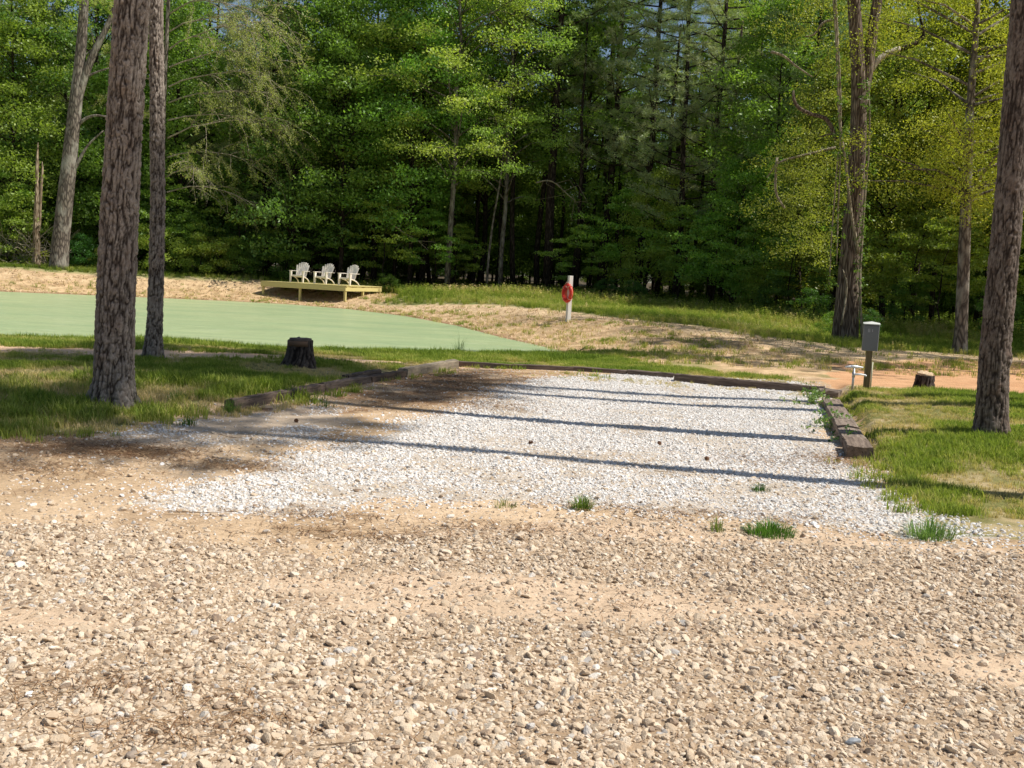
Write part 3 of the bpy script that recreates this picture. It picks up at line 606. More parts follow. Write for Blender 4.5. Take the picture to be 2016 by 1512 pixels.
def broadleaf(seed, H, z0, R, nlimb, nper, size, prof=None, srad=(.6, 1.15), tr=.16, lift=.35, sub=4, flatn=.35, lean=(0, 0)):
    r = np.random.default_rng(seed); mbt, mbl = MB(), MB()
    zs = np.linspace(0, H * .96, 9); w = np.cumsum(r.normal(0, .12, (9, 2)), 0); w[0] = 0
    path = np.c_[w[:, 0] + lean[0] * zs / H, w[:, 1] + lean[1] * zs / H, zs]; mbt.tube(path, tr * (1 - zs / H * .88), 8)
    cen, rad = [], []
    for i in range(nlimb):
        h = z0 + (H * .97 - z0) * (i + r.random()) / nlimb; u = (h - z0) / (H - z0)
        pr = (math.sin(math.pi * min(1, .22 + .78 * u)) ** .7 if prof is None else prof(u)); L = R * pr * r.uniform(.55, 1.1)
        a = i * 2.4 + r.uniform(-.5, .5); c = np.array([np.interp(h, zs, path[:, 0]), np.interp(h, zs, path[:, 1]), h])
        t = np.linspace(0, 1, 5); az = a + np.cumsum(r.normal(0, .12, 5)); rise = lift * L * r.uniform(.3, 1.3)
        P = c + np.c_[np.cos(az) * L * t, np.sin(az) * L * t, rise * np.sin(t * 2.2)]
        mbl.tube(P, tr * .32 * (1 - u * .5) * (1 - t * .8), 5)
        for k in range(sub):
            f = r.uniform(.3, 1); q = np.array([np.interp(f, t, P[:, j]) for j in range(3)]); b = a + r.choice([-1, 1]) * r.uniform(.5, 1.2); l2 = L * .35 * r.uniform(.5, 1.1)
            e = q + np.array([math.cos(b) * l2, math.sin(b) * l2, r.uniform(-.1, .35) * l2])
            if k % 2 == 0: mbl.tube([q, (q + e) / 2 + [0, 0, .05 * l2], e], [tr * .09, tr * .06, tr * .03], 3, cap=False)
            cen.append(e); rad.append(r.uniform(*srad))
        cen.append(P[-1]); rad.append(r.uniform(*srad)); cen.append(P[3]); rad.append(r.uniform(*srad))
    V, F, tn = leaves_at(np.array(cen), r, nper, np.array(rad), size, flatn)
    return mbt, mbl, (V, F, tn)
def pine(seed, H, z0, R, nb, tuftn, tr=.2, nl=30, L=.17, w=.008, lean=(0, 0)):
    r = np.random.default_rng(seed); mbt, mbl = MB(), MB(); zs = np.linspace(0, H, 10); wv = np.cumsum(r.normal(0, .07, (10, 2)), 0); wv[0] = 0
    path = np.c_[wv[:, 0] + lean[0] * zs / H, wv[:, 1] + lean[1] * zs / H, zs]; mbt.tube(path, tr * (1 - zs / H * .8), 9); C_ = []
    for i in range(nb):
        h = z0 + (H - z0) * (i + r.random()) / nb; u = (h - z0) / (H - z0); L_ = R * (1.05 - .75 * u) * r.uniform(.5, 1.1) * (.65 + .6 * min(1, u * 4)); a = i * 2.4 + r.uniform(-.6, .6)
        c = np.array([np.interp(h, zs, path[:, 0]), np.interp(h, zs, path[:, 1]), h]); t = np.linspace(0, 1, 5)
        P = c + np.c_[np.cos(a) * L_ * t, np.sin(a) * L_ * t, L_ * (.05 * t + .22 * t * t)]; mbl.tube(P, tr * .22 * (1 - t * .8), 4)
        for k in range(tuftn):
            f = r.uniform(.35, 1.02); q = np.array([np.interp(f, t, P[:, j]) for j in range(3)]); b = a + r.choice([-1, 1]) * r.uniform(.3, 1.3); l2 = L_ * .42 * (1.15 - f * .6) * r.random()
            C_.append(q + np.array([math.cos(b) * l2, math.sin(b) * l2, r.uniform(-.02, .22) * l2 + .05]))
    C_ = np.array(C_); n = len(C_) * nl; cc = np.repeat(C_, nl, 0); d = r.normal(size=(n, 3)); d[:, 2] = d[:, 2] * .7 + .25; d /= np.linalg.norm(d, axis=1)[:, None]
    s = np.cross(d, r.normal(size=(n, 3))); s /= np.linalg.norm(s, axis=1)[:, None]; st_ = cc + d * (.02 + .1 * r.random((n, 1)))
    l = (L * r.uniform(.7, 1.3, n))[:, None]; V = np.stack([st_ - s * w, st_ + s * w, st_ + d * l], 1).reshape(-1, 3)
    return mbt, mbl, (V, np.arange(n * 3).reshape(-1, 3), np.repeat(np.clip(r.normal(.5, .15, n) + np.repeat(r.normal(0, .12, len(C_)), nl), 0, 1), 3))

def leafmesh(name, d, mat): return np_mesh(name, d[0], d[1], [mat], vattr={'tone': d[2]})
VAR = {}
def reg(key, gen, bark, leafm):
    t, l, c = gen; VAR[key] = (t.mesh('trunk', bark, True), l.mesh('limbs', bark, True), leafmesh('crown', c, leafm), gen)
reg('b0', broadleaf(1, 19, 3.2, 4.4, 62, 58, .19, srad=(.65, 1.25), flatn=.62, lift=.5, sub=6), BARK_DARK, LEAF)
reg('b1', broadleaf(2, 21, 4.2, 4.2, 62, 58, .19, srad=(.65, 1.25), flatn=.62, lift=.5, sub=6, tr=.19), BARK_DARK, LEAF)
reg('b2', broadleaf(3, 16, .8, 3.9, 62, 60, .18, srad=(.6, 1.2), flatn=.62, lift=.5, sub=5, prof=lambda u: (1 - u) ** .4 * .95 + .1), BARK_DARK, LEAF)
reg('b3', broadleaf(4, 11, .4, 3.4, 44, 64, .17, srad=(.55, 1.1), flatn=.62, lift=.5, sub=5, prof=lambda u: (1 - u) ** .35), BARK_DARK, LEAF)
reg('light', broadleaf(5, 20, 5.0, 4.6, 60, 78, .12, srad=(.6, 1.2), tr=.15, lift=.5, sub=5), BARK_GREY, LEAF)
reg('p0', pine(6, 24, 6.5, 3.9, 84, 19, .24, nl=26, w=.013, L=.2), BARK_DARK, NEEDLE)
reg('p1', pine(7, 26, 10, 3.4, 70, 17, .27, nl=26, w=.013, L=.2), BARK_DARK, NEEDLE)
reg('p2', pine(8, 18, 3.6, 4.0, 80, 19, .18, nl=26, w=.013, L=.2), BARK_DARK, NEEDLE)
reg('p3', pine(14, 22, 15.2, 2.7, 56, 15, .2, nl=26, w=.014, L=.22), BARK_DARK, NEEDLE)
reg('shrub', broadleaf(9, 2.6, .15, 1.5, 16, 60, .11, srad=(.3, .6), tr=.04, sub=3, flatn=.6), BARK_DARK, LEAF)
reg('shrub2', broadleaf(10, 3.8, .3, 1.5, 20, 60, .12, srad=(.35, .6), tr=.04, sub=3, flatn=.5), BARK_DARK, LEAF)
reg('low', broadleaf(12, 6.5, 1.6, 2.4, 20, 60, .15, srad=(.45, .8), tr=.06, lift=.25, sub=3, flatn=.25), BARK_DARK, LEAF)

def plant(key, name, label, cat, x, y, s=1.0, color=(.06, .12, .03), rz=None, group=None, zs=1.0, dz=-.05, tilt=(0, 0)):
    me = VAR[key]; t = thing(name, label, cat, (x, y, hz(x, y) + dz), random.uniform(0, 6.28) if rz is None else rz, group)
    t.rotation_euler = (tilt[0], tilt[1], t.rotation_euler.z); t.scale = (s, s, s * zs)
    link('trunk', me[0], t); l = link('limbs', me[1], t); l['kind'] = 'stuff'; c = link('crown', me[2], t); c.color = (*color, 1); return t

random.seed(4)
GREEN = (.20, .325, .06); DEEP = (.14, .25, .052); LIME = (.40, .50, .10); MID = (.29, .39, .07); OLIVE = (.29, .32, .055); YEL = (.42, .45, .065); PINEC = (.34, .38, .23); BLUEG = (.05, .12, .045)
# px, depth, kind, scale, colour, label
FRONT = [
 (-60, 57, 'b2', 1.0, GREEN, 'green broadleaf tree at the far left of the wood, cut by the photo edge'),
 (28, 55.5, 'b2', .92, MID, 'bushy broadleaf tree with bright layered sprays left of the broken snag'),
 (70, 60, 'p2', 1.05, PINEC, 'olive needled pine above the broken snag'),
 (185, 58, 'b0', 1.0, DEEP, 'dark green tree just right of the forked grey trunk'),
 (255, 56.5, 'b3', 1.0, GREEN, 'low green tree showing between the two left pines and the pond'),
 (340, 57, 'b2', .95, GREEN, 'deep green tree behind the bare twiggy branches'),
 (420, 61, 'p2', 1.0, PINEC, 'grey green pine above the twiggy tree'),
 (530, 59, 'p2', .95, (0.362, 0.426, 0.200), 'soft grey needled pine above and left of the chairs'),
 (590, 57, 'b2', 1.08, DEEP, 'dense dark green tree directly behind the left white chair'),
 (668, 56, 'b0', .85, GREEN, 'leafy tree directly behind the right white chair'),
 (735, 58.5, 'b1', .95, MID, 'tall broadleaf tree between the chairs and the lime green tree'),
 (805, 56.5, 'b0', .92, (0.174, 0.334, 0.058), 'leafy tree with low sprays right of the deck'),
 (880, 55.5, 'light', 1.12, LIME, 'lime green tree rising right of the deck, sunlit at the top'),
 (985, 56.5, 'light', .98, (0.319, 0.478, 0.102), 'pale green tree whose top reaches the middle of the wood'),
 (940, 61.5, 'b1', 1.0, MID, 'tall tree standing behind the lime green tree'),
 (1135, 60, 'b1', .92, GREEN, 'green tree between the two tall pines right of the ring post'),
 (1078, 57, 'p1', 1.06, (0.200, 0.271, 0.109), 'tall dark pine behind the ring post, trunk bare to mid height'),
 (1182, 58, 'p0', 1.05, PINEC, 'tall leaning pine right of the ring post'),
 (1255, 56.5, 'p0', .98, (0.307, 0.390, 0.200), 'grey green pine with broad boughs in the middle of the wood'),
 (1330, 55, 'p2', 1.12, (0.362, 0.435, 0.236), 'spreading pine with drooping pale boughs left of the vine clad tree'),
 (1400, 53.5, 'p0', .9, PINEC, 'pine with heavy needle boughs above the weedy field'),
 (1270, 55.5, 'b3', .62, LIME, 'small bright sprayed tree at the wood edge right of the ring post'),
 (1440, 50, 'b3', .72, (0.232, 0.406, 0.072), 'low green tree at the wood edge above the field'),
 (1500, 51.5, 'b0', .82, GREEN, 'dark broadleaf tree left of the vine clad trunk'),
 (1580, 50, 'p2', .95, (0.217, 0.307, 0.128), 'dark pine just left of the vine clad trunk'),
 (1630, 47, 'b2', .78, OLIVE, 'olive tree behind the vine clad trunk'),
 (1745, 45, 'b1', .72, (0.246, 0.319, 0.051), 'olive green tree between the vine clad trunk and the thin right trunk'),
 (1840, 43.5, 'b0', .75, (0.348, 0.392, 0.051), 'yellow green tree behind the thin right trunk'),
 (1950, 43, 'b0', .8, (0.319, 0.348, 0.043), 'olive tree behind the big leaning trunk at right'),
 (2060, 42, 'b1', .8, GREEN, 'green tree at the right edge of the photo'),
 (760, 55.6, 'low', .8, MID, 'young tree with flat sprays just right of the deck'),
 (850, 55.8, 'low', .72, (0.275, 0.478, 0.087), 'young tree with bright sprays over dark shade right of the deck'),
 (1400, 49.5, 'low', .75, (0.261, 0.464, 0.080), 'young sprayed tree at the wood edge above the weeds'),
 (1215, 56, 'low', .95, (0.290, 0.493, 0.087), 'young tree with one bright horizontal spray behind the ring post'),
 (1560, 46, 'low', .7, GREEN, 'young tree leaning over the field by the vine clad trunk'),
 (470, 55.8, 'low', .75, MID, 'young tree under the drooping twigs left of the deck'),
 (610, 56.6, 'low', .6, GREEN, 'young tree whose sprays hang behind the middle chair'),
 (1130, 55.5, 'low', .62, (.28, .42, .08), 'young tree with bright sprays rising behind the white post'),
 (1330, 52.5, 'low', .8, (.27, .41, .08), 'young tree with two bright sprays over the weedy field'),
 (1475, 48.2, 'low', .7, (.29, .42, .08), 'young tree with bright sprays at the right end of the weedy field'),
 (900, 57, 'low', .6, MID, 'young tree in dim light left of the pale sapling'),
 (1700, 42.5, 'low', .6, (.3, .38, .07), 'young yellow green tree just behind the vine clad trunk on its right'),
 (1800, 41.5, 'low', .75, (.33, .4, .07), 'young yellow green tree over the shade beyond the electric box'),
 (1860, 40, 'low', .7, (.3, .38, .07), 'young yellow green tree just left of the slim grey trunk'),
 (1960, 39, 'low', .75, (.3, .38, .07), 'young yellow green tree between the slim grey trunk and the leaning trunk'),
 (20, 54.2, 'low', .8, (.27, .42, .08), 'young bright green tree at the left edge above the brush heap'),
 (300, 54.5, 'low', .8, (.27, .42, .07), 'young bright green tree between the two left pines'),
]
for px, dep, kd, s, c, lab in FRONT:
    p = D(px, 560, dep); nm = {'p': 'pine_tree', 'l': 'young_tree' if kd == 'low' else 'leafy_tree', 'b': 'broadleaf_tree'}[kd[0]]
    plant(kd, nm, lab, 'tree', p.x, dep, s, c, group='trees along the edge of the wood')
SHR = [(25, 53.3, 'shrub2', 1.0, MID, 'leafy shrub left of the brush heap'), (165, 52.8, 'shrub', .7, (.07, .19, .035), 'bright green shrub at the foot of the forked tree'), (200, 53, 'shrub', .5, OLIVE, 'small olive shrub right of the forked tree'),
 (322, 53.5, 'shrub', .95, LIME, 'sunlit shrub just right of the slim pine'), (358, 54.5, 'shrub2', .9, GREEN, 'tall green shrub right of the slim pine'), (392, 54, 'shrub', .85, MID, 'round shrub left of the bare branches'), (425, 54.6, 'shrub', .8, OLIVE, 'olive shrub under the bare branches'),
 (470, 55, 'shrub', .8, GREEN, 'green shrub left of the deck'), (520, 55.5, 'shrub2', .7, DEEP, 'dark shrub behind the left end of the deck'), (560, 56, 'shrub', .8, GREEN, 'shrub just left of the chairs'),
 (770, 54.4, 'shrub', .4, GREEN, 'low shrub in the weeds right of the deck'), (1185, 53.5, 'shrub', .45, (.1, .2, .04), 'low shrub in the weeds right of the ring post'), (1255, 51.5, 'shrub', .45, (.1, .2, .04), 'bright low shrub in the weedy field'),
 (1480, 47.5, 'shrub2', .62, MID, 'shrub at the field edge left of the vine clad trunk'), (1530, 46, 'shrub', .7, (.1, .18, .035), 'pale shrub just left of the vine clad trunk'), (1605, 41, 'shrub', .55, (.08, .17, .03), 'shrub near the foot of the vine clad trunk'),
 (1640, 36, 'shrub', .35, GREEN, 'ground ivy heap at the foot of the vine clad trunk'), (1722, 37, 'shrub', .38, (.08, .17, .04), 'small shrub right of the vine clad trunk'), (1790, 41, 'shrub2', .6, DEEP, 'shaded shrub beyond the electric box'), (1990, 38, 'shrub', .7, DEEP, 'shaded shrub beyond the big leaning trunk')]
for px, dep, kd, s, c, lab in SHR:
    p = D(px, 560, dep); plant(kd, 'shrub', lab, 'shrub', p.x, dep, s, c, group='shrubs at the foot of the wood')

# bare dark poles of the shaded trees inside the wood, each a tree whose crown is hidden
POLES = [(150, 62, .14), (235, 60, .1), (455, 60, .1), (520, 62, .16), (640, 60, .11), (712, 60.5, .13), (775, 59, .12), (828, 59, .2), (848, 61, .14), (888, 58, .17), (930, 60, .1), (975, 62, .13), (1012, 58, .17), (1058, 59, .19),
         (1110, 62, .12), (1135, 57.5, .14), (1160, 61, .1), (1215, 59, .13), (1236, 62, .1), (1290, 57, .16), (1318, 60, .1), (1362, 58, .13), (1420, 56, .15), (1466, 57, .1), (1530, 54, .13), (1760, 46, .11), (1800, 48, .14), (1925, 44, .16), (1978, 46, .12)]
POLE_AT = ['between the forked tree and the big pine', 'just left of the big pine high up', 'behind the bare twigs of the budding tree', 'left of the chairs under the grey green pine', 'above the middle chair', 'just right of the rightmost chair', 'right of the deck beside the young sprayed tree', 'thick one of the close pair right of the deck', 'thin one of the close pair right of the deck', 'thick, under the low sprays right of the deck', 'left of the pale sapling', 'right of the pale sapling', 'thick, midway between sapling and ring post', 'left of the tall dark pine behind the ring post', 'thin, left above the ring post', 'directly above the ring post', 'thin, just right of the ring post', 'under the leaning pine', 'thin, right of the leaning pine', 'thick, under the bright horizontal spray', 'thin, above the bright low shrub in the field', 'above the middle of the weedy field', 'thick, left of the young sprayed tree at the field', 'thin, above the right part of the field', 'left of the vine clad tree', 'above the electric box', 'right above the electric box', 'right of the slim grey trunk', 'just left of the big leaning trunk']
for i, (px, dep, r_) in enumerate(POLES):
    p = D(px, 560, dep); m = MB(); rr = np.random.default_rng(i + 50); zz_ = np.linspace(0, 15, 7); w = np.cumsum(rr.normal(0, .13, (7, 2)), 0); w[0] = 0
    m.tube(np.c_[w + np.outer(zz_ / 15, rr.normal(0, .5, 2)), zz_], r_ * (1 - zz_ / 15 * .6), 7)
    t = thing('shaded_tree', 'dark trunk in the wood, ' + POLE_AT[i], 'tree', (p.x, dep, hz(p.x, dep) - .05), 0, 'dark trunks inside the wood')
    m.build('trunk', BARK_DARK, t, True)
    b = MB()
    for k in range(5):
        z_ = rr.uniform(3, 13); a = rr.uniform(0, 6.28); L = rr.uniform(.6, 2); c = np.array([np.interp(z_, zz_, w[:, 0]), np.interp(z_, zz_, w[:, 1]), z_]); b.tube([c, c + [math.cos(a) * L * .5, math.sin(a) * L * .5, .3], c + [math.cos(a) * L, math.sin(a) * L, .3]], [.03, .02, .008], 4)
    o = b.build('limbs', BARK_DARK, t, True); o['kind'] = 'stuff'

# woods behind, one mass
def joined(key, wl, wb):
    t, l, c = VAR[key][3]; Vs = [np.vstack(t.V), c[0]]; F1 = np.vstack(t.Q); F3 = c[1] + len(Vs[0])
    fs = [F1, F3]; mi = np.r_[np.ones(len(F1)), np.zeros(len(F3))]; return np_mesh('wood_' + key, np.vstack(Vs), fs, [wl, wb], vattr={'tone': np.r_[np.full(len(Vs[0]), .5), c[2]]}, mi=mi)
cwood = proto_collection('wood_tree', [joined(k, WOODLEAF, BARK_DARK) for k in ('b0', 'b1', 'b2', 'p0', 'p2', 'b3', 'shrub2')])
x, y, kk = [], [], []
for dy, sp, lo in ((60.5, 2.6, 1), (64, 3.0, 0), (67, 2.2, 1), (71, 3.4, 0), (74, 2.4, 1), (78, 4.0, 0), (83, 2.8, 1), (88, 4.6, 0), (95, 3.2, 1), (104, 5, 0), (115, 3.4, 1), (62.5, 1.7, 2), (70, 1.8, 2), (92, 2.2, 2)):
    a = np.arange(-dy * .62 - 6, dy * .62 + 6, sp); x.append(a + rng.uniform(-1, 1, len(a))); y.append(dy - np.maximum(0, a + 2) * .36 + rng.uniform(-1.4, 1.4, len(a)))
    kk.append(np.full(len(a), 4 + lo) if lo else rng.choice([0, 1, 2, 3, 4], len(a)))
x, y, kk = np.concatenate(x), np.concatenate(y), np.concatenate(kk); n = len(x); s = np.where(kk == 5, rng.uniform(.45, .8, n), np.where(kk == 6, rng.uniform(.7, 1.1, n), rng.uniform(.72, 1.0, n)))
k = ~((kk == 5) & (y < 66) & (np.sin(x * .7) > .55)) & ~((kk >= 5) & (x > -7) & (x < 10) & (y < 68)); x, y, kk, s = x[k], y[k], kk[k], s[k]; n = len(x)
scatter('woods', np.c_[x, y, height(x, y)], np.c_[np.zeros(n), np.zeros(n), rng.uniform(0, 6.28, n)], np.c_[s, s, s * rng.uniform(.9, 1.1, n)], kk, rng.random(n) * np.where(kk == 5, .6, 1), cwood, 'dense green wood stretching away behind the pond', 'wood')

# ------------------------------------------------------------------ single trees of the photo
def px_tube(m, pts, dep, rads, n=8, org=None, ddep=None):
    P = [D(a, b, dep + (0 if ddep is None else ddep[i])) - org for i, (a, b) in enumerate(pts)]; Q = np.array([tuple(v) for v in P]); k = len(Q)
    tt = np.linspace(0, k - 1, (k - 1) * 4 + 1); Q2 = np.stack([np.interp(tt, range(k), Q[:, i]) for i in range(3)], 1)
    for _ in range(3): Q2[1:-1] = (Q2[:-2] + 2 * Q2[1:-1] + Q2[2:]) / 4
    R2 = np.interp(tt, range(k), rads); m.tube(Q2, R2, n); return Q2
# big left pine
g = G(221, 800, hz(-4.2, 10.7)); org = Vector((g[0], g[1], hz(*g) - .06))
t = thing('pine_tree', 'big rough barked pine at left with pale grey plates, nearest trunk in the photo', 'tree', org, 0, 'trees standing on the lawn')
T_ = lambda px, py, dep: D(px, py, dep) - org
path = [Vector((0, 0, 0)), T_(226, 640, g[1]), T_(236, 400, g[1]), T_(250, 150, g[1]), T_(264, -60, g[1]), T_(282, -420, g[1]), T_(300, -1100, g[1])]
relief_trunk('trunk', path, [.20, .188, .178, .171, .165, .155, .12], BARK_PINE, t, .034, .15, .019, .0105, .13, zfine=5.6, seed=3, knots=[(2.15, 4.5, .03), (3.4, 5.0, .03), (1.3, 4.1, .02)])
m, l, c = pine(31, 9, .5, 3.0, 30, 9, .1); o = link('limbs', l.mesh('limbs', BARK_DARK, True), t); o['kind'] = 'stuff'; top = path[-1]; o.location = top - Vector((0, 0, 1)); cr = link('crown', leafmesh('crown', c, NEEDLE), t); cr.location = o.location; cr.color = (*PINEC, 1)
# slim left pine
g = G(301, 716, .04); org = Vector((g[0], g[1], hz(*g) - .05))
t = thing('pine_tree', 'slimmer rough barked pine just right of and behind the big left pine', 'tree', org, 0, 'trees standing on the lawn')
path = [Vector((0, 0, 0)), T_(305, 640, g[1]), T_(311, 400, g[1]), T_(309, 150, g[1]), T_(306, -60, g[1]), T_(300, -420, g[1]), T_(300, -800, g[1])]
relief_trunk('trunk', path, [.128, .112, .102, .096, .09, .08, .06], BARK_PINE, t, .034, .12, .017, .014, .06, zfine=7.6, seed=12, knots=[(3.3, 4.8, .035), (4.4, 5.1, .03), (2.2, 4.7, .03), (5.4, 4.4, .03)])
o = link('limbs', bpy.data.meshes['limbs.012'] if 'limbs.012' in bpy.data.meshes else l.mesh('limbs', BARK_DARK, True), t); o['kind'] = 'stuff'; o.location = path[-1]; cr = link('crown', cr.data, t); cr.location = o.location; cr.color = (*PINEC, 1)
# right leaning tree
g = G(1951, 860, .17); org = Vector((g[0], g[1], hz(*g) - .06))
t = thing('lawn_tree', 'dark leaning trunk on the right lawn, bark paler down its right side', 'tree', org, 0, 'trees standing on the lawn')
path = [Vector((0, 0, 0)), T_(1958, 700, g[1]), T_(1982, 450, g[1]), T_(2004, 200, g[1]), T_(2026, -60, g[1]), T_(2060, -480, g[1]), T_(2100, -1300, g[1] + .4)]
relief_trunk('trunk', path, [.165, .150, .143, .140, .135, .125, .10], BARK_RIGHT, t, .028, .17, .012, .0105, .05, zfine=5.0, seed=23, knots=[(.9, 5.6, .04), (2.2, 4.9, .02)])
_, l2, c2 = broadleaf(41, 9, 1.0, 3.0, 34, 40, .12, tr=.12); o = link('limbs', l2.mesh('limbs', BARK_GREY, True), t); o['kind'] = 'stuff'; o.location = path[-1]; cr = link('crown', leafmesh('crown', c2, LEAF), t); cr.location = o.location; cr.color = (*OLIVE, 1)
# small leafy sucker at its foot
def clump(name, label, cat, x, y, n, h, spread, w, color_stops=None, weeds=0, seed=1, group=None):
    r = np.random.default_rng(seed); n = int(n * 1.8); V = []; F = []; T = []; tn = []
    for i in range(n):
        a = r.uniform(0, 6.28); rr = spread * r.random() ** .6; q = rr / spread; b = a + r.normal(0, .5); L = h * r.uniform(.45, 1.15) * (1.1 - .45 * q); le = .15 + .75 * q * r.uniform(.4, 1.2)
        base = np.array([rr * math.cos(a), rr * math.sin(a) * .8, -.01]); d = np.array([math.cos(b), math.sin(b), 0]); s = np.array([-math.sin(b), math.cos(b), 0]) * w * r.uniform(.6, 1.1)
        p1 = base + d * L * le * .3 + np.array([0, 0, L * .6]); p2 = base + d * L * le * 1.1 + np.array([0, 0, L * (1 - .5 * le)]); k = len(V); V += [base - s, base + s, p1 - s * .8, p1 + s * .8, p2]; F.append((k, k + 1, k + 3, k + 2)); T.append((k + 2, k + 3, k + 4)); tn += [r.random()] * 5
    F = [np.array(F), np.array(T)]
    o = link(name, np_mesh(name, V, F, [LEAF], vattr={'tone': tn})); o.location = (x, y, hz(x, y)); o.color = (*(color_stops or (.12, .22, .05)), 1); return tag(o, label, cat, group)
# pines outside the right of the frame whose trunks and crowns throw the long shadows over the pad
for i, (x_, y_, key, s, tx, lab) in enumerate([(7.2, 8.15, 'p3', .94, .0, 'slim pine right of the drive, near the camera'), (10.0, 12.95, 'p3', 1.08, .0, 'pine right of the lawn beyond the leaning trunk'), (12.2, 13.55, 'p3', 1.24, .0, 'tall pine farther right of the lawn'),
        (15.0, 22.6, 'p1', .85, 0, 'tall pine beyond the clay track at right'), (19.5, 26, 'p0', .9, 0, 'tall pine at the far right of the clearing'),
        (22.5, 31.5, 'b1', .8, 0, 'leafy tree at the far right of the clearing'), (24, 36.5, 'b0', .8, 0, 'leafy tree where the wood meets the clearing at far right')]):
    plant(key, 'pine_tree' if key[0] == 'p' else 'broadleaf_tree', lab, 'tree', x_, y_, s, PINEC if key[0] == 'p' else GREEN, group='trees right of the clearing')

# forked grey tree at far left
dep = 51.0; b0 = D(115, 527, dep); org = Vector((b0.x, dep, hz(b0.x, dep) - .1)); t = thing('forked_tree', 'forked grey barked tree leaning right on the far bank, left of the big pine', 'tree', org)
m = MB(); px_tube(m, [(115, 532), (119, 480), (133, 350), (147, 220), (158, 120), (165, 20), (172, -120)], dep, [.48, .41, .37, .32, .26, .22, .15], 14, org); m.build('trunk', BARK_GREY, t, True)
for pts, rd in (([(147, 215), (166, 150), (186, 100), (208, 60), (232, 0), (262, -90)], [.24, .21, .17, .14, .12, .08]), ([(150, 250), (166, 234), (186, 226), (212, 230)], [.10, .08, .06, .04]), ([(138, 350), (153, 320), (172, 285), (204, 257)], [.12, .09, .06, .03]),
                ([(163, 160), (178, 146), (214, 134)], [.08, .06, .03]), ([(160, 115), (178, 100), (186, 92), (182, 66), (176, 56)], [.05, .035, .03, .02, .01]), ([(165, 20), (140, -20), (120, -80)], [.1, .07, .04])):
    m = MB(); px_tube(m, pts, dep, rd, 8, org); m.build('limb', BARK_GREY, t, True)
r = np.random.default_rng(77); cen = np.array([tuple(D(px, py, dep + r.uniform(-2, 2)) - org) for px, py in zip(r.uniform(60, 290, 60), r.uniform(-160, 60, 60))]); cr = link('crown', leafmesh('crown', leaves_at(cen, r, 60, r.uniform(.5, .9, 60), .13), LEAF), t); cr.color = (*MID, 1)
# snag
dep = 52.5; b0 = D(72, 540, dep); org = Vector((b0.x, dep, hz(b0.x, dep) - .05)); t = thing('snag', 'broken dead snag with a splintered pale top left of the forked tree', 'dead tree', org)
m = MB(); px_tube(m, [(72, 545), (71, 450), (74, 380), (73, 320), (75, 280)], dep, [.2, .17, .12, .09, .02], 7, org); m.build('trunk', BARK_DEAD, t, False)
m = MB(); px_tube(m, [(77, 455), (80, 380), (84, 330), (83, 318)], dep, [.09, .08, .06, .01], 6, org); m.build('splinter', BARK_DEAD, t)
# brush heap
org = Vector((D(55, 520, 53).x, 53, hz(D(55, 520, 53).x, 53))); m = MB(); r = np.random.default_rng(5)
for i in range(150):
    a = r.uniform(0, 6.28); p = np.array([r.normal(0, .75), r.normal(0, .5), abs(r.normal(0, .8))]); L = r.uniform(.5, 1.8); d = np.array([math.cos(a), math.sin(a) * .6, r.uniform(-.1, 1.1)]); q = p + d * L; mid = (p + q) / 2 + r.normal(0, .15, 3); m.tube([p, mid, q], [.02, .016, .006], 4, cap=False)
t = thing('brush_heap', 'heap of tangled dead twigs and vines left of the forked tree', 'brush pile', org); o = m.build('twigs', BARK_PALE, t); o['kind'] = 'stuff'
cen = np.array([[r.normal(0, .9), r.normal(0, .5), abs(r.normal(.6, .8))] for _ in range(30)]); cr = link('foliage', leafmesh('foliage', leaves_at(cen, r, 40, np.full(30, .45), .1), LEAF), t); cr.color = (*OLIVE, 1)

# twiggy budding tree: arching bare branches right of the slim pine
dep = 48.5; b0 = D(312, 545, 54); dep2 = 54
org = Vector((D(322, 545, dep2).x, dep2, hz(D(322, 545, dep2).x, dep2) - .1)); t = thing('budding_tree', 'thin tree with arching bare branches and yellow green buds right of the slim pine', 'tree', org)
m = MB(); px_tube(m, [(322, 552), (318, 400), (322, 200), (330, 40), (338, -150)], dep2, [.17, .15, .12, .1, .07], 8, org); m.build('trunk', BARK_GREY, t, True)
r = np.random.default_rng(15); m = MB(); bud = []
def arch(p, d, L, rad, lvl):
    k = 7; P = [p]; v = d / np.linalg.norm(d)
    for i in range(k):
        v = v + np.array([r.normal(0, .12), r.normal(0, .12), -.13 + r.normal(0, .07)]); v /= np.linalg.norm(v); P.append(P[-1] + v * L / k)
        if lvl > 0 and i > 0:
            for _ in range(2 if lvl > 1 else 1):
                sd = v + r.normal(0, .55, 3); arch(P[-1], sd, L * r.uniform(.28, .5), rad * .45, lvl - 1)
    m.tube(P, np.linspace(rad, rad * .25, k + 1), 4 if lvl < 2 else 5, cap=False)
    if lvl < 2: bud.extend(P[3:])
for h_, L in ((15.5, 5.5), (14.5, 5.5), (13.5, 6.5), (12.6, 5.5), (11.7, 6), (10.8, 6), (9.8, 5.2), (9.0, 5.5), (8.1, 6.2), (7.2, 5.2), (6.2, 5), (5.2, 4.6), (4.4, 4.4), (16.5, 4.5)):
    arch(np.array([0.1, 0, h_]), np.array([1, r.uniform(-.9, .3), .55]), L * r.uniform(.85, 1.1), .045, 2)
for h_, L in ((14, 3), (12, 3), (10, 3), (8, 2.5)): arch(np.array([0, 0, h_]), np.array([-1, r.uniform(-.5, .3), .5]), L, .03, 2)
o = m.build('limbs', BARK_PALE, t); o['kind'] = 'stuff'
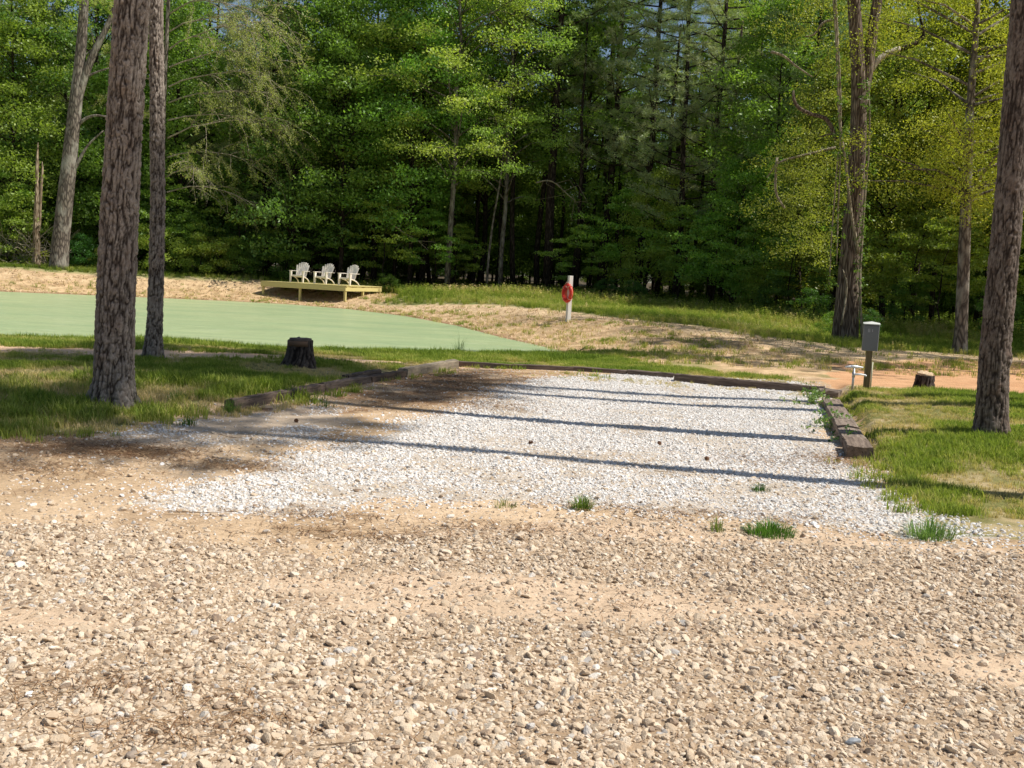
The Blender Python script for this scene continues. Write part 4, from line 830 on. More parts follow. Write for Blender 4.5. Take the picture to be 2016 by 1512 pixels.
bud = np.array(bud); bud = bud[(bud[:, 2] > 5) | (r.random(len(bud)) < .25)]; cr = link('buds', leafmesh('buds', leaves_at(bud, r, 6, np.full(len(bud), .16), .075, .8, .3), LEAF), t); cr.color = (.42, .46, .16, 1)

# pale sapling and dead branches
dep = 55.0; b0 = D(958, 560, dep); org = Vector((b0.x, dep, hz(b0.x, dep) - .05)); t = thing('sapling', 'pale slender sapling leaning right at the edge of the shaded wood', 'sapling', org)
m = MB(); px_tube(m, [(958, 566), (962, 500), (973, 420), (984, 365), (990, 310), (1000, 250)], dep, [.075, .065, .055, .05, .04, .03], 6, org); m.build('trunk', BARK_GREY, t, True)
r = np.random.default_rng(8); cen = np.array([tuple(D(px, py, dep + r.uniform(-1, 1)) - org) for px, py in zip(r.uniform(930, 1090, 40), r.uniform(215, 300, 40))]); cr = link('crown', leafmesh('crown', leaves_at(cen, r, 45, np.full(40, .7), .11, .25), LEAF), t); cr.color = (.2, .3, .07, 1)
for pts, lab in (([(1055, 360), (1085, 352), (1120, 385), (1135, 398)], 'bare pale branch hanging by the tall dark pine'), ([(770, 440), (800, 462), (830, 478)], 'bare branch with a few leaves over dark shade')):
    m = MB(); dep = 55.2; org = D(*pts[0], dep); P = px_tube(m, pts, dep, [.045, .035, .025, .01][:len(pts)], 5, org); r = np.random.default_rng(len(pts))
    for k in range(9):
        p = P[r.integers(1, len(P))]; m.tube([p, p + r.normal(0, .45, 3) + [0.3, 0, -.1], p + r.normal(0, .5, 3) + [.8, 0, -.2]], [.018, .012, .005], 4, cap=False)
    o = m.build('dead_branch', BARK_PALE); o.location = org; tag(o, lab, 'branch')

# vine clad tree ------------------------------------------------------
dep = 33.5; b0 = D(1668, 676, dep); org = Vector((b0.x, dep, hz(b0.x, dep) - .12)); t = thing('vine_clad_tree', 'tall forked tree wrapped in vines behind the electric box', 'tree', org)
m = MB(); px_tube(m, [(1668, 684), (1672, 640), (1674, 520), (1684, 400), (1688, 300), (1692, 200), (1689, 110), (1680, 0), (1676, -130)], dep, [.36, .31, .27, .26, .27, .25, .22, .2, .15], 16, org); m.build('trunk', BARK_VINE, t, True)
m = MB(); px_tube(m, [(1650, 676), (1656, 600), (1664, 500), (1668, 400)], dep, [.24, .2, .16, .1], 12, org, [.1, .1, .1, .1]); m.build('trunk', BARK_VINE, t, True)
for pts, rd in (([(1692, 230), (1706, 160), (1714, 90), (1724, 20), (1738, -60)], [.16, .17, .17, .16, .13]), ([(1646, 275), (1630, 232), (1600, 226), (1572, 214), (1562, 196), (1562, 178)], [.07, .07, .06, .06, .05, .03]), ([(1652, 270), (1640, 262), (1612, 270)], [.05, .03, .015])):
    m = MB(); px_tube(m, pts, dep, rd, 9, org); m.build('limb', BARK_VINE, t, True)
m = MB(); px_tube(m, [(1716, 140), (1728, 118), (1748, 104), (1772, 96)], dep, [.07, .1, .1, .08], 8, org); o = m.build('limb', BLEACH, t, True); o['label'] = 'bleached broken limb'
m = MB(); px_tube(m, [(1772, 97), (1800, 88), (1822, 70), (1812, 40), (1806, 0)], dep, [.08, .09, .06, .04, .03], 8, org); m.build('limb', BARK_DARK, t, True)
r = np.random.default_rng(18); cen = []
for px, py, sx, sy, n in ((1600, 330, 55, 70, 60), (1590, 420, 45, 45, 30), (1650, 60, 60, 60, 40), (1660, 180, 45, 70, 30), (1740, 40, 40, 40, 22), (1640, -60, 90, 50, 40), (1620, 470, 30, 30, 14)):
    cen += [tuple(D(px + r.normal(0, sx), py + r.normal(0, sy), dep + r.uniform(.4, 4)) - org) for _ in range(n)]
cen = np.array(cen); cr = link('crown', leafmesh('crown', leaves_at(cen, r, 100, r.uniform(.4, .9, len(cen)), .072, .5), LEAF), t); cr.color = (.33, .36, .07, 1)
def vine(pts, rd, lab, leaves=0, dd=-.35, seed=1, dep=33.5):
    r = np.random.default_rng(seed); pts = [(a + r.normal(0, 1.2), b) for a, b in pts]; m = MB(); o0 = D(*pts[0], dep + dd); P = px_tube(m, pts, dep + dd, rd, 6, o0)
    t = thing('climbing_vine', lab, 'vine', o0, 0, 'vines on the forked tree'); m.build('stem', BARK_PALE, t, True)
    if leaves:
        c = P[r.integers(0, len(P), leaves)] + r.normal(0, .1, (leaves, 3)); k = link('leaves', leafmesh('leaves', leaves_at(c, r, 14, np.full(leaves, .16), .09, .9, .2), LEAF), t); k.color = (.16, .26, .05, 1)
vine([(1698, 672), (1692, 560), (1698, 470), (1704, 400), (1712, 260), (1708, 160)], [.045, .045, .04, .04, .03, .02], 'pale vine running up the right edge of the forked trunk', 60, seed=2)
vine([(1688, 500), (1678, 420), (1666, 330), (1654, 250), (1650, 160), (1646, 60), (1640, -40)], [.06, .05, .045, .045, .04, .035, .03], 'pale looping vine crossing the forked trunk from left to right', 30, seed=3)
vine([(1648, 520), (1650, 420), (1652, 330), (1655, 200), (1650, 60), (1642, -60)], [.02, .025, .03, .035, .04, .04], 'thick dangling vine just left of the forked trunk', 50, seed=4)
vine([(1634, 560), (1638, 470), (1644, 380), (1650, 300)], [.02, .02, .025, .03], 'thin dangling vine farther left of the forked trunk', 20, seed=5)
vine([(1655, 640), (1668, 560), (1662, 530)], [.03, .03, .015], 'short curled vine low on the forked trunk', 0, seed=6, dd=-.4)
for pts, lab, s_ in (([(1518, 102), (1542, 108), (1566, 130), (1600, 152)], 'bleached bare limb reaching left of the vine clad tree', 1), ([(1640, 38), (1618, 44), (1604, 70), (1584, 72)], 'small bleached twig above the left limb of the vine clad tree', 2), ([(1645, 290), (1580, 306), (1530, 318), (1510, 350)], 'thin arching bare branch low left of the vine clad tree', 3), ([(1530, 310), (1524, 380), (1545, 410)], 'thin hanging bare twig left of the vine clad tree', 4)):
    m = MB(); o0 = D(*pts[0], 34.5); px_tube(m, pts, 34.5, [.045, .04, .035, .02][:len(pts)], 6, o0); o = m.build('bare_branch', BARK_PALE, None, True); o.location = o0; tag(o, lab, 'branch')

# thin trunk and olive yellow crown at right ---------------------------
dep = 30.5; b0 = D(1890, 694, dep); org = Vector((b0.x, dep, hz(b0.x, dep) - .08)); t = thing('yellow_green_tree', 'slim grey trunk with a wide yellow green crown, right of the vine clad tree', 'tree', org)
m = MB(); px_tube(m, [(1888, 700), (1892, 660), (1898, 500), (1904, 330), (1910, 200), (1922, 60), (1930, -80)], dep, [.26, .19, .175, .15, .12, .08, .05], 12, org); m.build('trunk', BARK_GREY, t, True)
m = MB(); r = np.random.default_rng(28); cen = []
for i in range(46):
    py = r.uniform(-80, 420); p = np.array(tuple(D(1900 + (400 - py) * .06, py, dep) - org)); a = i * 2.4; L = r.uniform(1.5, 3.9); e = p + [math.cos(a) * L, math.sin(a) * L * .8, r.uniform(-.2, .5) * L]
    m.tube([p, (p + e) / 2 + [0, 0, .2], e], [.05, .03, .01], 5, cap=False)
    for f in r.uniform(.3, 1.1, 6): cen.append(p + (e - p) * f + r.normal(0, .4, 3))
o = m.build('limbs', BARK_GREY, t, True); o['kind'] = 'stuff'
cen = np.array(cen); cr = link('crown', leafmesh('crown', leaves_at(cen, r, 150, r.uniform(.5, 1.0, len(cen)), .072, .55), LEAF), t); cr.color = (*YEL, 1)

# ------------------------------------------------------------------ stumps
def stump(label, x, y, r0, r1, h, mtop, seed, lean=0, flare=.07, tilt=0):
    t = thing('tree_stump', label, 'stump', (x, y, hz(x, y) - .03), 0, 'sawn tree stumps')
    relief_trunk('bark', [Vector((0, 0, 0)), Vector((lean * .4, 0, h * .5)), Vector((lean, 0, h))], [r0, r1 * 1.03, r1], BARK_STUMP, t, .07, .2, .02, .012, flare, seed=seed)
    r = np.random.default_rng(seed); n = 28; th = np.linspace(0, 6.283, n, endpoint=False); V = [(lean, 0, h + .028)]; F = []
    for j, (f, dz) in enumerate(((.5, .026), (.93, .018), (.97, -.03))):
        V += [(lean + math.cos(a) * r1 * f, math.sin(a) * r1 * f, h + dz + r.normal(0, .004)) for a in th]
    V = [(a_, b_, c_ + (b_ + r1) * tilt) for a_, b_, c_ in V]
    T = [(0, 1 + i, 1 + (i + 1) % n) for i in range(n)]; Q = [(1 + k * n + i, 1 + (k + 1) * n + i, 1 + (k + 1) * n + (i + 1) % n, 1 + k * n + (i + 1) % n) for k in range(2) for i in range(n)]
    link('cut_top', np_mesh('cut_top', V, [np.array(T), np.array(Q)], [mtop], vattr={'tone': np.zeros(len(V))}), t)
    return t
g = G(590, 726, .06); t = stump('tall dark old stump with a peeled brown band, by the sandy path at left', g[0], g[1], .215, .178, .44, CUTDARK, 3)
m = MB(); n = 22; th = np.linspace(math.radians(195), math.radians(318), n)
V = [(math.cos(a) * .196, math.sin(a) * .196, z) for z in (.345, .425) for a in th]; m.add(V, [(i, i + 1, n + i + 1, n + i) for i in range(n - 1)]); o = m.build('peeled_band', flat('peeled_wood', (.14, .085, .05), .8, scale=60), t, True)
sm = o.modifiers.new('thick', 'SOLIDIFY'); sm.thickness = .012
g = G(1817, 773, .05); stump('short stump with a freshly sawn top on the red clay at right', g[0], g[1], .155, .135, .255, CUTWOOD, 8, lean=.01, flare=.03, tilt=.16)

# ------------------------------------------------------------------ landscape timbers
def timber(label, p, q, w, h, mat, seed, sink=.03, zoff=0.0):
    r = np.random.default_rng(seed); p = Vector((p[0], p[1])); q = Vector((q[0], q[1])); L = (q - p).length; mid = (p + q) / 2
    n = max(5, int(L / .07)); prof = [(-.5, 0), (-.5, .88), (-.46, .98), (-.14, 1.0), (.15, .99), (.46, .97), (.5, .87), (.5, 0)]; k = len(prof)
    V = []
    for i in range(n + 1):
        xx_ = (i / n - .5) * L
        for j, (a, b) in enumerate(prof): V.append((xx_ + (r.normal(0, .012) if i in (0, n) else 0), a * w * (1 + r.normal(0, .03)), b * h * (1 + r.normal(0, .025) + (.05 * math.sin(i * .5 + seed) if j in (3, 4) else 0))))
    Q = [(i * k + j, i * k + j + 1, (i + 1) * k + j + 1, (i + 1) * k + j) for i in range(n) for j in range(k - 1)]
    V = np.array(V); o = link('landscape_timber', np_mesh('landscape_timber', V, [np.array(Q), np.array([list(range(k)), list(range(n * k, (n + 1) * k))[::-1]])], [mat], vattr={'tone': np.full(len(V), r.random())}))
    o.location = (mid.x, mid.y, hz(mid.x, mid.y) * 0 + zoff - sink); d = q - p; o.rotation_euler = (0, 0, math.atan2(d.y, d.x)); return tag(o, label, 'timber', 'timbers edging the parking pad')
# left row, near to far
def seg(A, B, f, g_): return (A[0] + (B[0] - A[0]) * f, A[1] + (B[1] - A[1]) * f), (A[0] + (B[0] - A[0]) * g_, A[1] + (B[1] - A[1]) * g_)
def tl(f, o=.04):
    a_, b_2 = Vector(TL_LINE[0]), Vector(TL_LINE[1]); d = b_2 - a_; n_ = Vector((d.y, -d.x)).normalized(); return tuple(a_ + d * f + n_ * o)
timber('long grey timber nearest the big pine, half sunk along the left edge of the pad', tl(0), tl(.30), .13, .15, TIMBER, 1)
timber('grey timber in the middle of the left row, low and split', tl(.305), tl(.50), .13, .15, TIMBER, 2)
timber('short grey timber lying behind the middle of the left row', tl(.45, -.14), tl(.60, -.12), .12, .17, TIMBER, 5)
timber('dark rotting timber near the far end of the left row', tl(.505), tl(.68), .13, .13, TIMBER, 3)
timber('pale bleached timber at the far left corner of the pad', tl(.685, .03), tl(1.0, .06), .17, .155, TIMBER_PALE, 4)
# back row
BK = [(892, 716), (1010, 723), (1130, 729), (1235, 737), (1328, 744)]
for i, lab in enumerate(['thin dark timber at the left end of the back row, in the grass', 'second dark timber from the left in the back row', 'dark timber in the middle of the back row behind the white stone', 'low dark timber just left of the higher back timber']):
    p, q = seg(G(*BK[i], 0), G(*BK[i + 1], 0), 0, .985); timber(lab, p, q, .14, .085 + .01 * i, TIMBER, 10 + i)
p, q = seg(G(1330, 750, 0), G(1622, 777, 0), 0, 1); timber('long dark timber at the right end of the back row, standing higher', p, q, .15, .16, TIMBER, 15)
# right row: corner block then four thick blocks coming towards the camera
CB = [((1588, 772), (1648, 778), .24, .20, 'squared block with pale end grain at the far right corner of the pad')]
p, q = G(1610, 782, 0), G(1652, 786, 0); timber(CB[0][4], p, q, .42, .17, TIMBER_GREY, 20)
RB = [((1641, 794), (1663, 827), 'first thick block in the right row, just below the corner block'), ((1655, 829), (1676, 862), 'second thick block of the right row, beside the weeds'), ((1668, 864), (1690, 891), 'nearest thick block of the right row, grass growing at its end')]
r0 = G(1630, 806, 0); r1 = G(1698, 900, 0)
R4 = [(0, .24), (.27, .50), (.52, .78), (.80, 1.0)]; lb = ['uppermost thick grey block of the right row, just below the corner block', 'second thick block down the right row, beside the weeds', 'third thick block down the right row, with a pale sunlit patch', 'nearest thick block of the right row, grass growing at its end']
ln = [Vector(G(1641, 796, .0)), Vector(G(1664, 834, .0)), Vector(G(1680, 872, .0)), Vector(G(1694, 897, .0))]
pts5 = [(5.10, 15.55), (4.66, 14.15), (4.24, 12.85), (3.93, 11.62), (3.68, 10.35)]
pts5 = [G(1634, 800, 0), G(1652, 832, 0), G(1668, 862, 0), G(1682, 885, 0), G(1692, 905, 0)]
for i in range(4):
    a, b = Vector(pts5[i]), Vector(pts5[i + 1]); d = b - a; p, q = a + d * .03, a + d * .97; timber(lb[i], p, q, .25, .15 + .012 * (i % 2), TIMBER_GREY, 30 + i)

# ------------------------------------------------------------------ electric box on a post, water spigot
g = G(1704, 776, .08); x0, y0 = g; zb = hz(x0, y0); rz = math.radians(-16)
t = thing('electric_box', 'grey electric service box with a pale lid on a square wooden post', 'electric box', (x0, y0, zb), rz)
pz = .60; m = MB(); m.box((0, 0, (pz + .1) / 2 - .05), (.092, .092, pz + .2)); m.build('post', POSTW, t, bevel=.005)
m = MB(); m.box((.0, -.0, pz + .205), (.235, .14, .41)); m.build('housing', BOXM, t, bevel=.008)
m = MB(); m.box((0, -.078, pz + .20), (.222, .014, .385)); m.build('door', BOXM, t, bevel=.004)
m = MB(); m.add([(-.125, -.095, pz + .412), (.125, -.095, pz + .412), (.125, .08, pz + .425), (-.125, .08, pz + .425), (-.125, -.095, pz + .424), (.125, -.095, pz + .424), (.125, .08, pz + .44), (-.125, .08, pz + .44), (0, 0, pz + .462)],
      [(0, 3, 2, 1), (0, 1, 5, 4), (1, 2, 6, 5), (2, 3, 7, 6), (3, 0, 4, 7)], [(4, 5, 8), (5, 6, 8), (6, 7, 8), (7, 4, 8)]); m.build('lid', LIDM, t)
m = MB(); m.tube([(.06, -.05, -.05), (.06, -.05, pz * .72)], .012, 8); m.build('conduit', flat('pale_conduit', (.5, .47, .32), .5), t, True)
def seg_digits(txt, h, w, th, x0_, z0_, y_):
    S7 = {'6': 'acdefg', '1': 'bc', 'L': 'def'}; X = x0_; out = []
    for ch in txt:
        m = MB(); out.append(m)
        for s_ in S7[ch]:
            c = {'a': (w / 2, h), 'g': (w / 2, h / 2), 'd': (w / 2, 0), 'f': (0, h * .75), 'b': (w, h * .75), 'e': (0, h * .25), 'c': (w, h * .25)}[s_]
            sz_ = (w + th, .004, th) if s_ in 'agd' else (th, .004, h / 2); m.box((X + c[0], y_, z0_ + c[1]), sz_)
        X += w * 1.75
    return out
for dg, m in zip('61', seg_digits('61', .042, .022, .010, -.045, pz + .30, -.0875)): o = m.build('numeral', NUMM, t); o['label'] = 'faded pale numeral ' + dg
g = G(1677, 778, .08); t = thing('water_spigot', 'low grey water pipe with a white T shaped handle left of the electric box', 'water spigot', (g[0], g[1], hz(*g)), math.radians(4))
m = MB(); m.tube([(0, 0, -.05), (0, 0, .36)], .018, 10); m.tube([(0, 0, .22), (0, 0, .30)], .024, 10); m.build('pipe', PIPE, t, True)
m = MB(); m.tube([(-.14, 0, .375), (-.06, 0, .383), (.06, 0, .383), (.14, 0, .378)], [.012, .018, .018, .011], 8); m.tube([(-.055, 0, .383), (.055, 0, .386)], .023, 8); m.build('handle', PVC, t, True)
m = MB(); m.tube([(.015, 0, .265), (.10, -.01, .27), (.185, -.01, .262)], [.014, .015, .012], 8); m.build('spout', PVC, t, True)
m = MB(); m.tube([(.185, -.01, .262), (.19, -.01, .235)], .016, 8); m.build('hose_bib', PIPE, t, True)

# ------------------------------------------------------------------ ring buoy on white post
g = (1.76, 34.0); zb = hz(*g); top = D(1125, 543, 34).z
t = thing('white_post', 'square white painted post on top of the dam', 'post', (g[0], g[1], zb), math.radians(24))
h = top - zb; m = MB(); m.box((0, 0, h / 2 - .1), (.135, .135, h + .2)); m.build('shaft', WHITEPOST, t, bevel=.006)
m = MB(); m.tube([(-.07, -.03, h - .42), (-.2, -.12, h - .36)], .026, 8); m.build('hanging_peg', WHITEPOST, t, True)
c = D(1117, 577, 33.85); t = thing('life_ring', 'red life ring hanging from the white post on the dam', 'life ring', (c.x, c.y, c.z), 0); t.rotation_euler = (0, math.radians(-4), math.radians(-64))
def torus(R, r_, nR=36, nr=12, x=1, z=1):
    V, Q = [], []
    for i in range(nR):
        a = 2 * math.pi * i / nR
        for j in range(nr):
            b = 2 * math.pi * j / nr; q = R + r_ * math.cos(b); V.append((q * math.cos(a) * x, r_ * math.sin(b), q * math.sin(a) * z))
    for i in range(nR):
        for j in range(nr): Q.append((i * nr + j, ((i + 1) % nR) * nr + j, ((i + 1) % nR) * nr + (j + 1) % nr, i * nr + (j + 1) % nr))
    return V, Q
m = MB(); m.add(*torus(.255, .068)); m.build('ring', RED, t, True)
for k in range(4):
    a = math.radians(45 + 90 * k); m = MB(); V, Q = torus(.075, .012, 20, 6); V = np.array(V); V = V[:, [2, 1, 0]] if False else V
    M_ = Matrix.Translation((math.cos(a) * .255, 0, math.sin(a) * .255)) @ Matrix.Rotation(-a, 4, 'Y') @ Matrix.Rotation(math.radians(90), 4, 'X'); V = [tuple(M_ @ Vector(v)) for v in V]; m.add(V, Q); m.build('band', REDLINE, t, True)
m = MB(); th = np.linspace(0, 2 * math.pi, 60); m.tube([(math.cos(a) * (.33 + .03 * math.cos(4 * a)), -.01, math.sin(a) * (.33 + .03 * math.cos(4 * a))) for a in th], .008, 5); m.build('grab_line', REDLINE, t, True)
m = MB(); r = np.random.default_rng(3)
for k in range(7):
    xx_ = -.1 + .035 * k; m.tube([(xx_, -.07, .16 + r.normal(0, .02)), (xx_ + r.normal(0, .02), -.09, 0), (xx_ + .02, -.08, -.2 + r.normal(0, .04)), (xx_ + .04, -.07, -.16)], .011, 5)
o = m.build('rope_coil', RED, t, True); o['label'] = 'coiled red throwing rope'

# ------------------------------------------------------------------ deck and chairs
ZD = .82; a = Vector(D(513.5, 553, 50.9)[:2]); b_ = Vector(D(680.5, 565, 49.2)[:2]); u = (b_ - a).normalized(); Wd = (b_ - a).length; Ld = 3.66
rzD = math.atan2(u.y, u.x); t = thing('wooden_deck', 'low platform deck of yellow new lumber on the far bank of the pond', 'deck', (a.x, a.y, 0), rzD)
nb = 26; bw = Ld / nb; r = np.random.default_rng(6)
bme = []
for k in range(4): mm = MB(); mm.box((Wd / 2, 0, 0), (Wd + .06, bw - .008, .036), a=[0, .25, .5, .1][k]); bme.append(mm.mesh('deck_board', TREATED))
for i in range(nb):
    o = link('deck_board', bme[r.integers(0, 4)], t); o.location = (r.normal(0, .006), bw * (i + .5), ZD - .018)
for nm_, c_, s_ in (('front_beam', (Wd / 2, .02, ZD - .036 - .115), (Wd, .04, .225)), ('back_beam', (Wd / 2, Ld - .02, ZD - .036 - .115), (Wd, .04, .225)), ('side_beam', (.02, Ld / 2, ZD - .151), (.04, Ld - .085, .225)), ('side_beam', (Wd - .02, Ld / 2, ZD - .151), (.04, Ld - .085, .225))):
    m = MB(); m.box(c_, s_); m.build(nm_, TREATED, t)
for k in range(7):
    m = MB(); m.box((Wd * (k + 1) / 8, Ld / 2, ZD - .14), (.04, Ld - .085, .18)); m.build('joist', TREATED, t)
Mw = Matrix.Rotation(rzD, 2)
for (fx, fy) in ((.08, .1), (Wd * .46, .1), (Wd - .08, .1), (.08, Ld - .1), (Wd * .5, Ld - .1), (Wd - .08, Ld - .1), (.08, Ld * .5), (Wd - .08, Ld * .5)):
    wp = Vector((a.x, a.y)) + Mw @ Vector((fx, fy)); zg = hz(wp.x, wp.y) - .1; hh_ = ZD - .04 - zg; m = MB(); m.box((fx, fy + .01, zg + hh_ / 2), (.10 + .003, .10, hh_)); m.build('post', TREATED, t)

def chair():
    t = thing('adirondack_chair', '', 'chair')
    m = MB()                                                     # seat slats, sloping back
    for k in range(6):
        f = k / 5; y_ = -.30 + f * .46; m.box((0, y_, .365 - f * .10 + (-.012 if k == 0 else 0)), (.50 - .06 * f, .082, .022), (math.radians(-12), 0, 0))
    m.box((0, -.345, .335), (.50, .02, .08)); m.build('seat', CHAIRM, t, bevel=.006)
    m = MB()                                                     # fan of back slats with an arched top
    for k in range(7):
        s_ = k - 3; H_ = .74 - .014 * s_ * s_ - (.02 if abs(s_) == 3 else 0); ang = s_ * .045; w = .074
        n = 6; V = []
        for i in range(n + 1):
            z_ = H_ * i / n; yb = .16 + z_ * .36; xx_ = s_ * .076 + math.sin(ang) * z_ * 1.0; ww = w / 2 * (1 + .16 * i / n)
            if i == n: ww *= .86
            dy_ = .012 * s_ * s_ * .5
            for dx_, dz_ in ((-ww, 0), (ww, 0)): V.append((xx_ + dx_, yb - dy_, .27 + z_ - (.012 if (dx_ * s_ > 0 and i == n) else 0)))
            for dx_ in (ww, -ww): V.append((xx_ + dx_, yb + .016 - dy_, .27 + z_))
        Q = [(i * 4 + j, i * 4 + (j + 1) % 4, (i + 1) * 4 + (j + 1) % 4, (i + 1) * 4 + j) for i in range(n) for j in range(4)] + [(0, 3, 2, 1), (n * 4, n * 4 + 1, n * 4 + 2, n * 4 + 3)]; m.add(V, Q)
    m.box((0, .235, .40), (.46, .02, .05)); m.box((0, .36, .74), (.50, .02, .05)); m.build('backrest', CHAIRM, t)
    for s_ in (-1, 1):
        m = MB(); X = s_ * .33
        V = [(X - .06, -.40, .555), (X + .06, -.40, .555), (X + .055, -.1, .56), (X + .03, .36, .555), (X - .03, .36, .555), (X - .055, -.1, .56)]; V += [(p_[0], p_[1], p_[2] + .024) for p_ in V]
        m.add(V, [(0, 1, 7, 6), (1, 2, 8, 7), (2, 3, 9, 8), (3, 4, 10, 9), (4, 5, 11, 10), (5, 0, 6, 11), (6, 7, 8, 11), (8, 9, 10, 11), (0, 5, 2, 1), (2, 5, 4, 3)]); m.build('arm', CHAIRM, t)
        m = MB(); m.add([(X - .035, -.36, 0), (X + .035, -.36, 0), (X + .035, -.30, 0), (X - .035, -.30, 0), (X - .045, -.36, .555), (X + .045, -.36, .555), (X + .04, -.22, .555), (X - .04, -.22, .555)], [(0, 3, 2, 1), (4, 5, 6, 7), (0, 1, 5, 4), (1, 2, 6, 5), (2, 3, 7, 6), (3, 0, 4, 7)]); m.build('front_leg', CHAIRM, t, bevel=.005)
        m = MB(); m.tube([(s_ * .27, -.3, .33), (s_ * .27, .0, .27), (s_ * .28, .22, .20), (s_ * .29, .36, .10), (s_ * .30, .44, .0)], [.03, .032, .032, .03, .026], 6); m.build('rear_leg', CHAIRM, t)
    return t
ch0 = chair(); lab = ['leftmost of the three white slatted chairs on the deck', 'middle one of the three white slatted chairs on the deck', 'rightmost of the three white slatted chairs on the deck']
for i, (fx, yaw) in enumerate(((.235, -6), (.53, 4), (.82, 9))):
    c = ch0 if i == 0 else copy_tree(ch0); wp = Vector((a.x, a.y)) + Mw @ Vector((Wd * fx + .25, 1.35)); c.location = (wp.x, wp.y, ZD); c.rotation_euler = (0, 0, rzD - math.radians(yaw)); c.scale = (1.03,) * 3
    c['label'] = lab[i]; c['group'] = 'white chairs on the deck'

# ------------------------------------------------------------------ small single things on the ground
CL = [(1145, 1003, 90, .13, .07, 'grass clump with fine blades on the dirt in front of the white stone', (.16, .24, .06)), (1515, 1052, 260, .11, .16, 'dense round green grass clump at the near edge of the white stone', (.10, .21, .04)), (1497, 968, 40, .09, .07, 'flat fan of dark green grass lying on the white stone', (.06, .14, .04)),
      (1830, 1058, 160, .16, .16, 'blue green grass clump at the right corner of the white stone', (.16, .27, .10)), (1412, 1045, 30, .12, .05, 'thin grass sprig left of the dense round clump', (.18, .24, .07)), (992, 1000, 26, .08, .08, 'small flattened grass sprig on the dirt left of the fine bladed clump', (.2, .24, .08)),
      (455, 812, 60, .18, .1, 'long bladed grass clump at the near end of the left timbers', (.14, .24, .06)), (370, 838, 50, .12, .1, 'dark low grass clump right of the big pine', (.08, .15, .04)), (350, 800, 60, .15, .12, 'grass clump against the right foot of the big pine', (.14, .23, .05)),
      (1690, 900, 60, .12, .1, 'grass tuft at the end of the nearest right block', (.12, .22, .05)), (640, 800, 50, .1, .13, 'low weeds beside the left timbers', (.10, .16, .05)), (905, 690, 40, .5, .08, 'tall grass blades standing up at the near pond edge', (.08, .15, .04))]
for i, (px, py, n, h, sp, lab_, c_) in enumerate(CL):
    g = G(px, py, .0); clump('grass_clump', lab_, 'grass', g[0], g[1], n, h * 1.25, sp, .003, c_, seed=100 + i, group='grass clumps')
def broad_weed(px, py, z, s, n, lab_, c_, seed):
    r = np.random.default_rng(seed); g = G(px, py, z); cen = np.c_[r.normal(0, .13 * s, n), r.normal(0, .13 * s, n), np.abs(r.normal(.08, .08, n)) * s]; t = thing('weed_plant', lab_, 'weed', (g[0], g[1], hz(*g)), 0, 'leafy weeds'); o = link('leaves', leafmesh('leaves', leaves_at(cen, r, 12, np.full(n, .06 * s), .04 * s, .6, .5), LEAF), t); o.color = (*c_, 1); m = MB(); [m.tube([(0, 0, 0), tuple(c)], [.004, .002], 3, cap=False) for c in cen[::3]]; k = m.build('stems', TREATED, t); k['kind'] = 'stuff'; return t
broad_weed(1600, 800, 0, 1.2, 26, 'pale leafy weeds beside the uppermost right block', (.22, .32, .12), 1); broad_weed(1632, 842, 0, 1.1, 24, 'leafy weeds beside the second right block', (.17, .27, .09), 2); broad_weed(1606, 786, 0, .7, 26, 'green weeds below the corner block', (.13, .24, .05), 3)
broad_weed(1955, 850, .16, 1.0, 14, 'bright green sucker at the foot of the leaning trunk', (.10, .26, .04), 4); broad_weed(1580, 768, 0, .6, 16, 'green weeds at the right end of the back timbers', (.15, .26, .05), 5); broad_weed(1652, 872, 0, .8, 14, 'dark weeds beside the third right block', (.08, .16, .05), 6)
def one_stone(px, py, s, c_, lab_, seed, name='stone', cat='stone', sub=ICO2):
    r = np.random.default_rng(seed); V = stone_shape(r, sub[0], 11) * s; m_ = flat('loose_stone', c_, .9, scale=60, nz=.2); g = G(px, py, 0); o = link(name, np_mesh(name, V, sub[1], [m_])); o.location = (g[0], g[1], hz(*g) + s * .3); o.rotation_euler = (0, 0, r.uniform(0, 6)); return tag(o, lab_, cat, 'single larger stones')
ST = [(60, 1368, .024, (.86, .82, .76), 'bright white wedge shaped stone at the lower left'), (104, 1415, .034, (.50, .38, .26), 'large tan stone with a dark shadow below the white wedge'), (490, 1384, .03, (.42, .31, .21), 'brown stone on the dark pine straw at lower left'), (256, 1364, .028, (.50, .39, .30), 'tan stone amid dark pine straw at lower left'),
      (24, 1305, .03, (.52, .46, .38), 'large grey tan stone near the left edge'), (222, 1438, .026, (.62, .52, .42), 'pair sized pale stone left of the lower straw patch'), (1678, 1470, .03, (.25, .27, .29), 'flat dark grey stone at the lower right'), (1080, 1100, .028, (.33, .26, .20), 'dark angular stone at the middle of the drive'),
      (1252, 1335, .028, (.55, .46, .36), 'large tan stone right of centre in the drive'), (1605, 1238, .026, (.42, .33, .25), 'brown angular stone in the right half of the drive'), (262, 1490, .03, (.30, .24, .19), 'dark round stone at the bottom left'), (970, 1225, .026, (.47, .36, .26), 'brown stone near the centre of the drive'),
      (800, 1075, .022, (.64, .55, .44), 'pale tan stone left of centre at the near edge of the dirt'), (1735, 1054, .028, (.40, .24, .15), 'reddish brown stone by the right end of the white stone')]
for i, (px, py, s, c_, lab_) in enumerate(ST): one_stone(px, py, s, c_, lab_, 200 + i)
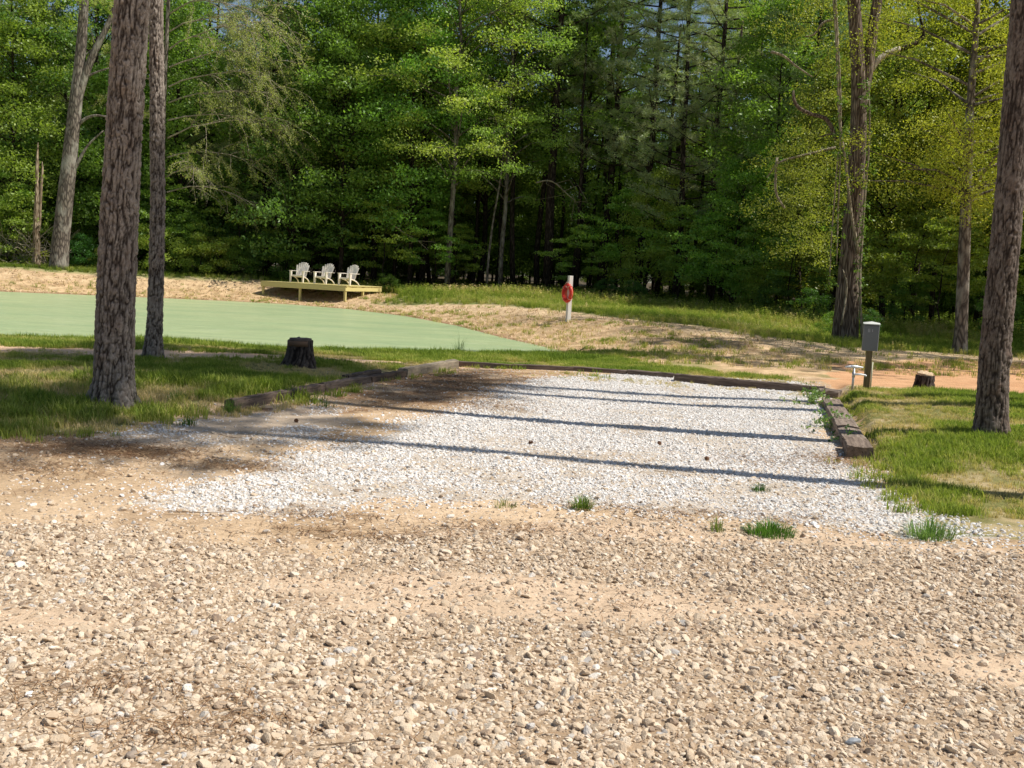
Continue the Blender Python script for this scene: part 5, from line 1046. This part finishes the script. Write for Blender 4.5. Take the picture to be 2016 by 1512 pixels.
# pine cones
PCM = flat('pine_cone_scales', (.17, .085, .045), .85, scale=60, nz=.3)
def cone(px, py, lab_, s=1, seed=0):
    m = MB(); r = np.random.default_rng(seed); t = thing('pine_cone', lab_, 'pine cone', (0, 0, 0), 0, 'fallen pine cones'); g = G(px, py, 0); t.location = (g[0], g[1], hz(*g) + .02); t.rotation_euler = (math.radians(80), 0, r.uniform(0, 6))
    m.tube([(0, 0, -.035 * s), (0, 0, 0), (0, 0, .035 * s)], [.008 * s, .012 * s, .004 * s], 6); m.build('core', PCM, t); m = MB()
    for k in range(44):
        f = k / 44; z_ = (-.035 + .075 * f) * s; R_ = .03 * s * math.sin(math.pi * min(1, .25 + .75 * f)) + .004 * s; a = k * 2.4; m.box((math.cos(a) * R_ * .65, math.sin(a) * R_ * .65, z_), (R_, .012 * s, .003 * s), (0, -.5, a))
    m.build('scales', PCM, t)['kind'] = 'stuff'
for i, (px, py, lab_) in enumerate([(1391, 904, 'brown pine cone lying on the white stone right of centre'), (1298, 874, 'smaller brown pine cone on the white stone left of the larger one'), (1045, 873, 'dark pine cone on the white stone near the middle'), (1650, 911, 'brown pine cone near the near right block'), (583, 830, 'pine cone by the small stones at left')]): cone(px, py, lab_, .62, i)
# fallen twigs
for i, (pts, lab_) in enumerate([([(430, 858), (455, 866), (490, 862), (515, 848)], 'curved fallen twig in the shade at left'), ([(1285, 932), (1310, 934), (1330, 936)], 'straight short twig on the white stone'), ([(1718, 880), (1760, 893), (1800, 905)], 'thin stick lying in the grass beyond the nearest right block'), ([(620, 1480), (680, 1474), (735, 1468)], 'short dark twig in the near gravel left of centre'), ([(330, 1012), (420, 1014), (480, 1010)], 'thin dry twig on the dirt strip at left'), ([(1115, 700), (1135, 692), (1160, 684)], 'dead branch lying at the right tip of the pond'), ([(1120, 702), (1118, 694), (1125, 690)], 'short forked dead stick at the tip of the pond')]):
    zz0 = -.15 if i > 4 else .0; W_ = [Vector((*G(a_, b2, zz0), 0)) for a_, b2 in pts]
    for w_ in W_: w_.z = hz(w_.x, w_.y) + .02
    o0 = W_[0].copy(); m = MB(); rr = .0035 if i < 5 else .02; m.tube([tuple(w_ - o0) for w_ in W_], [rr, rr * .8, rr * .6, rr * .4][:len(W_)], 5); o = m.build('twig', BARK_DARK if i > 4 else BARK_DEAD); o.location = o0; tag(o, lab_, 'twig', 'fallen twigs')
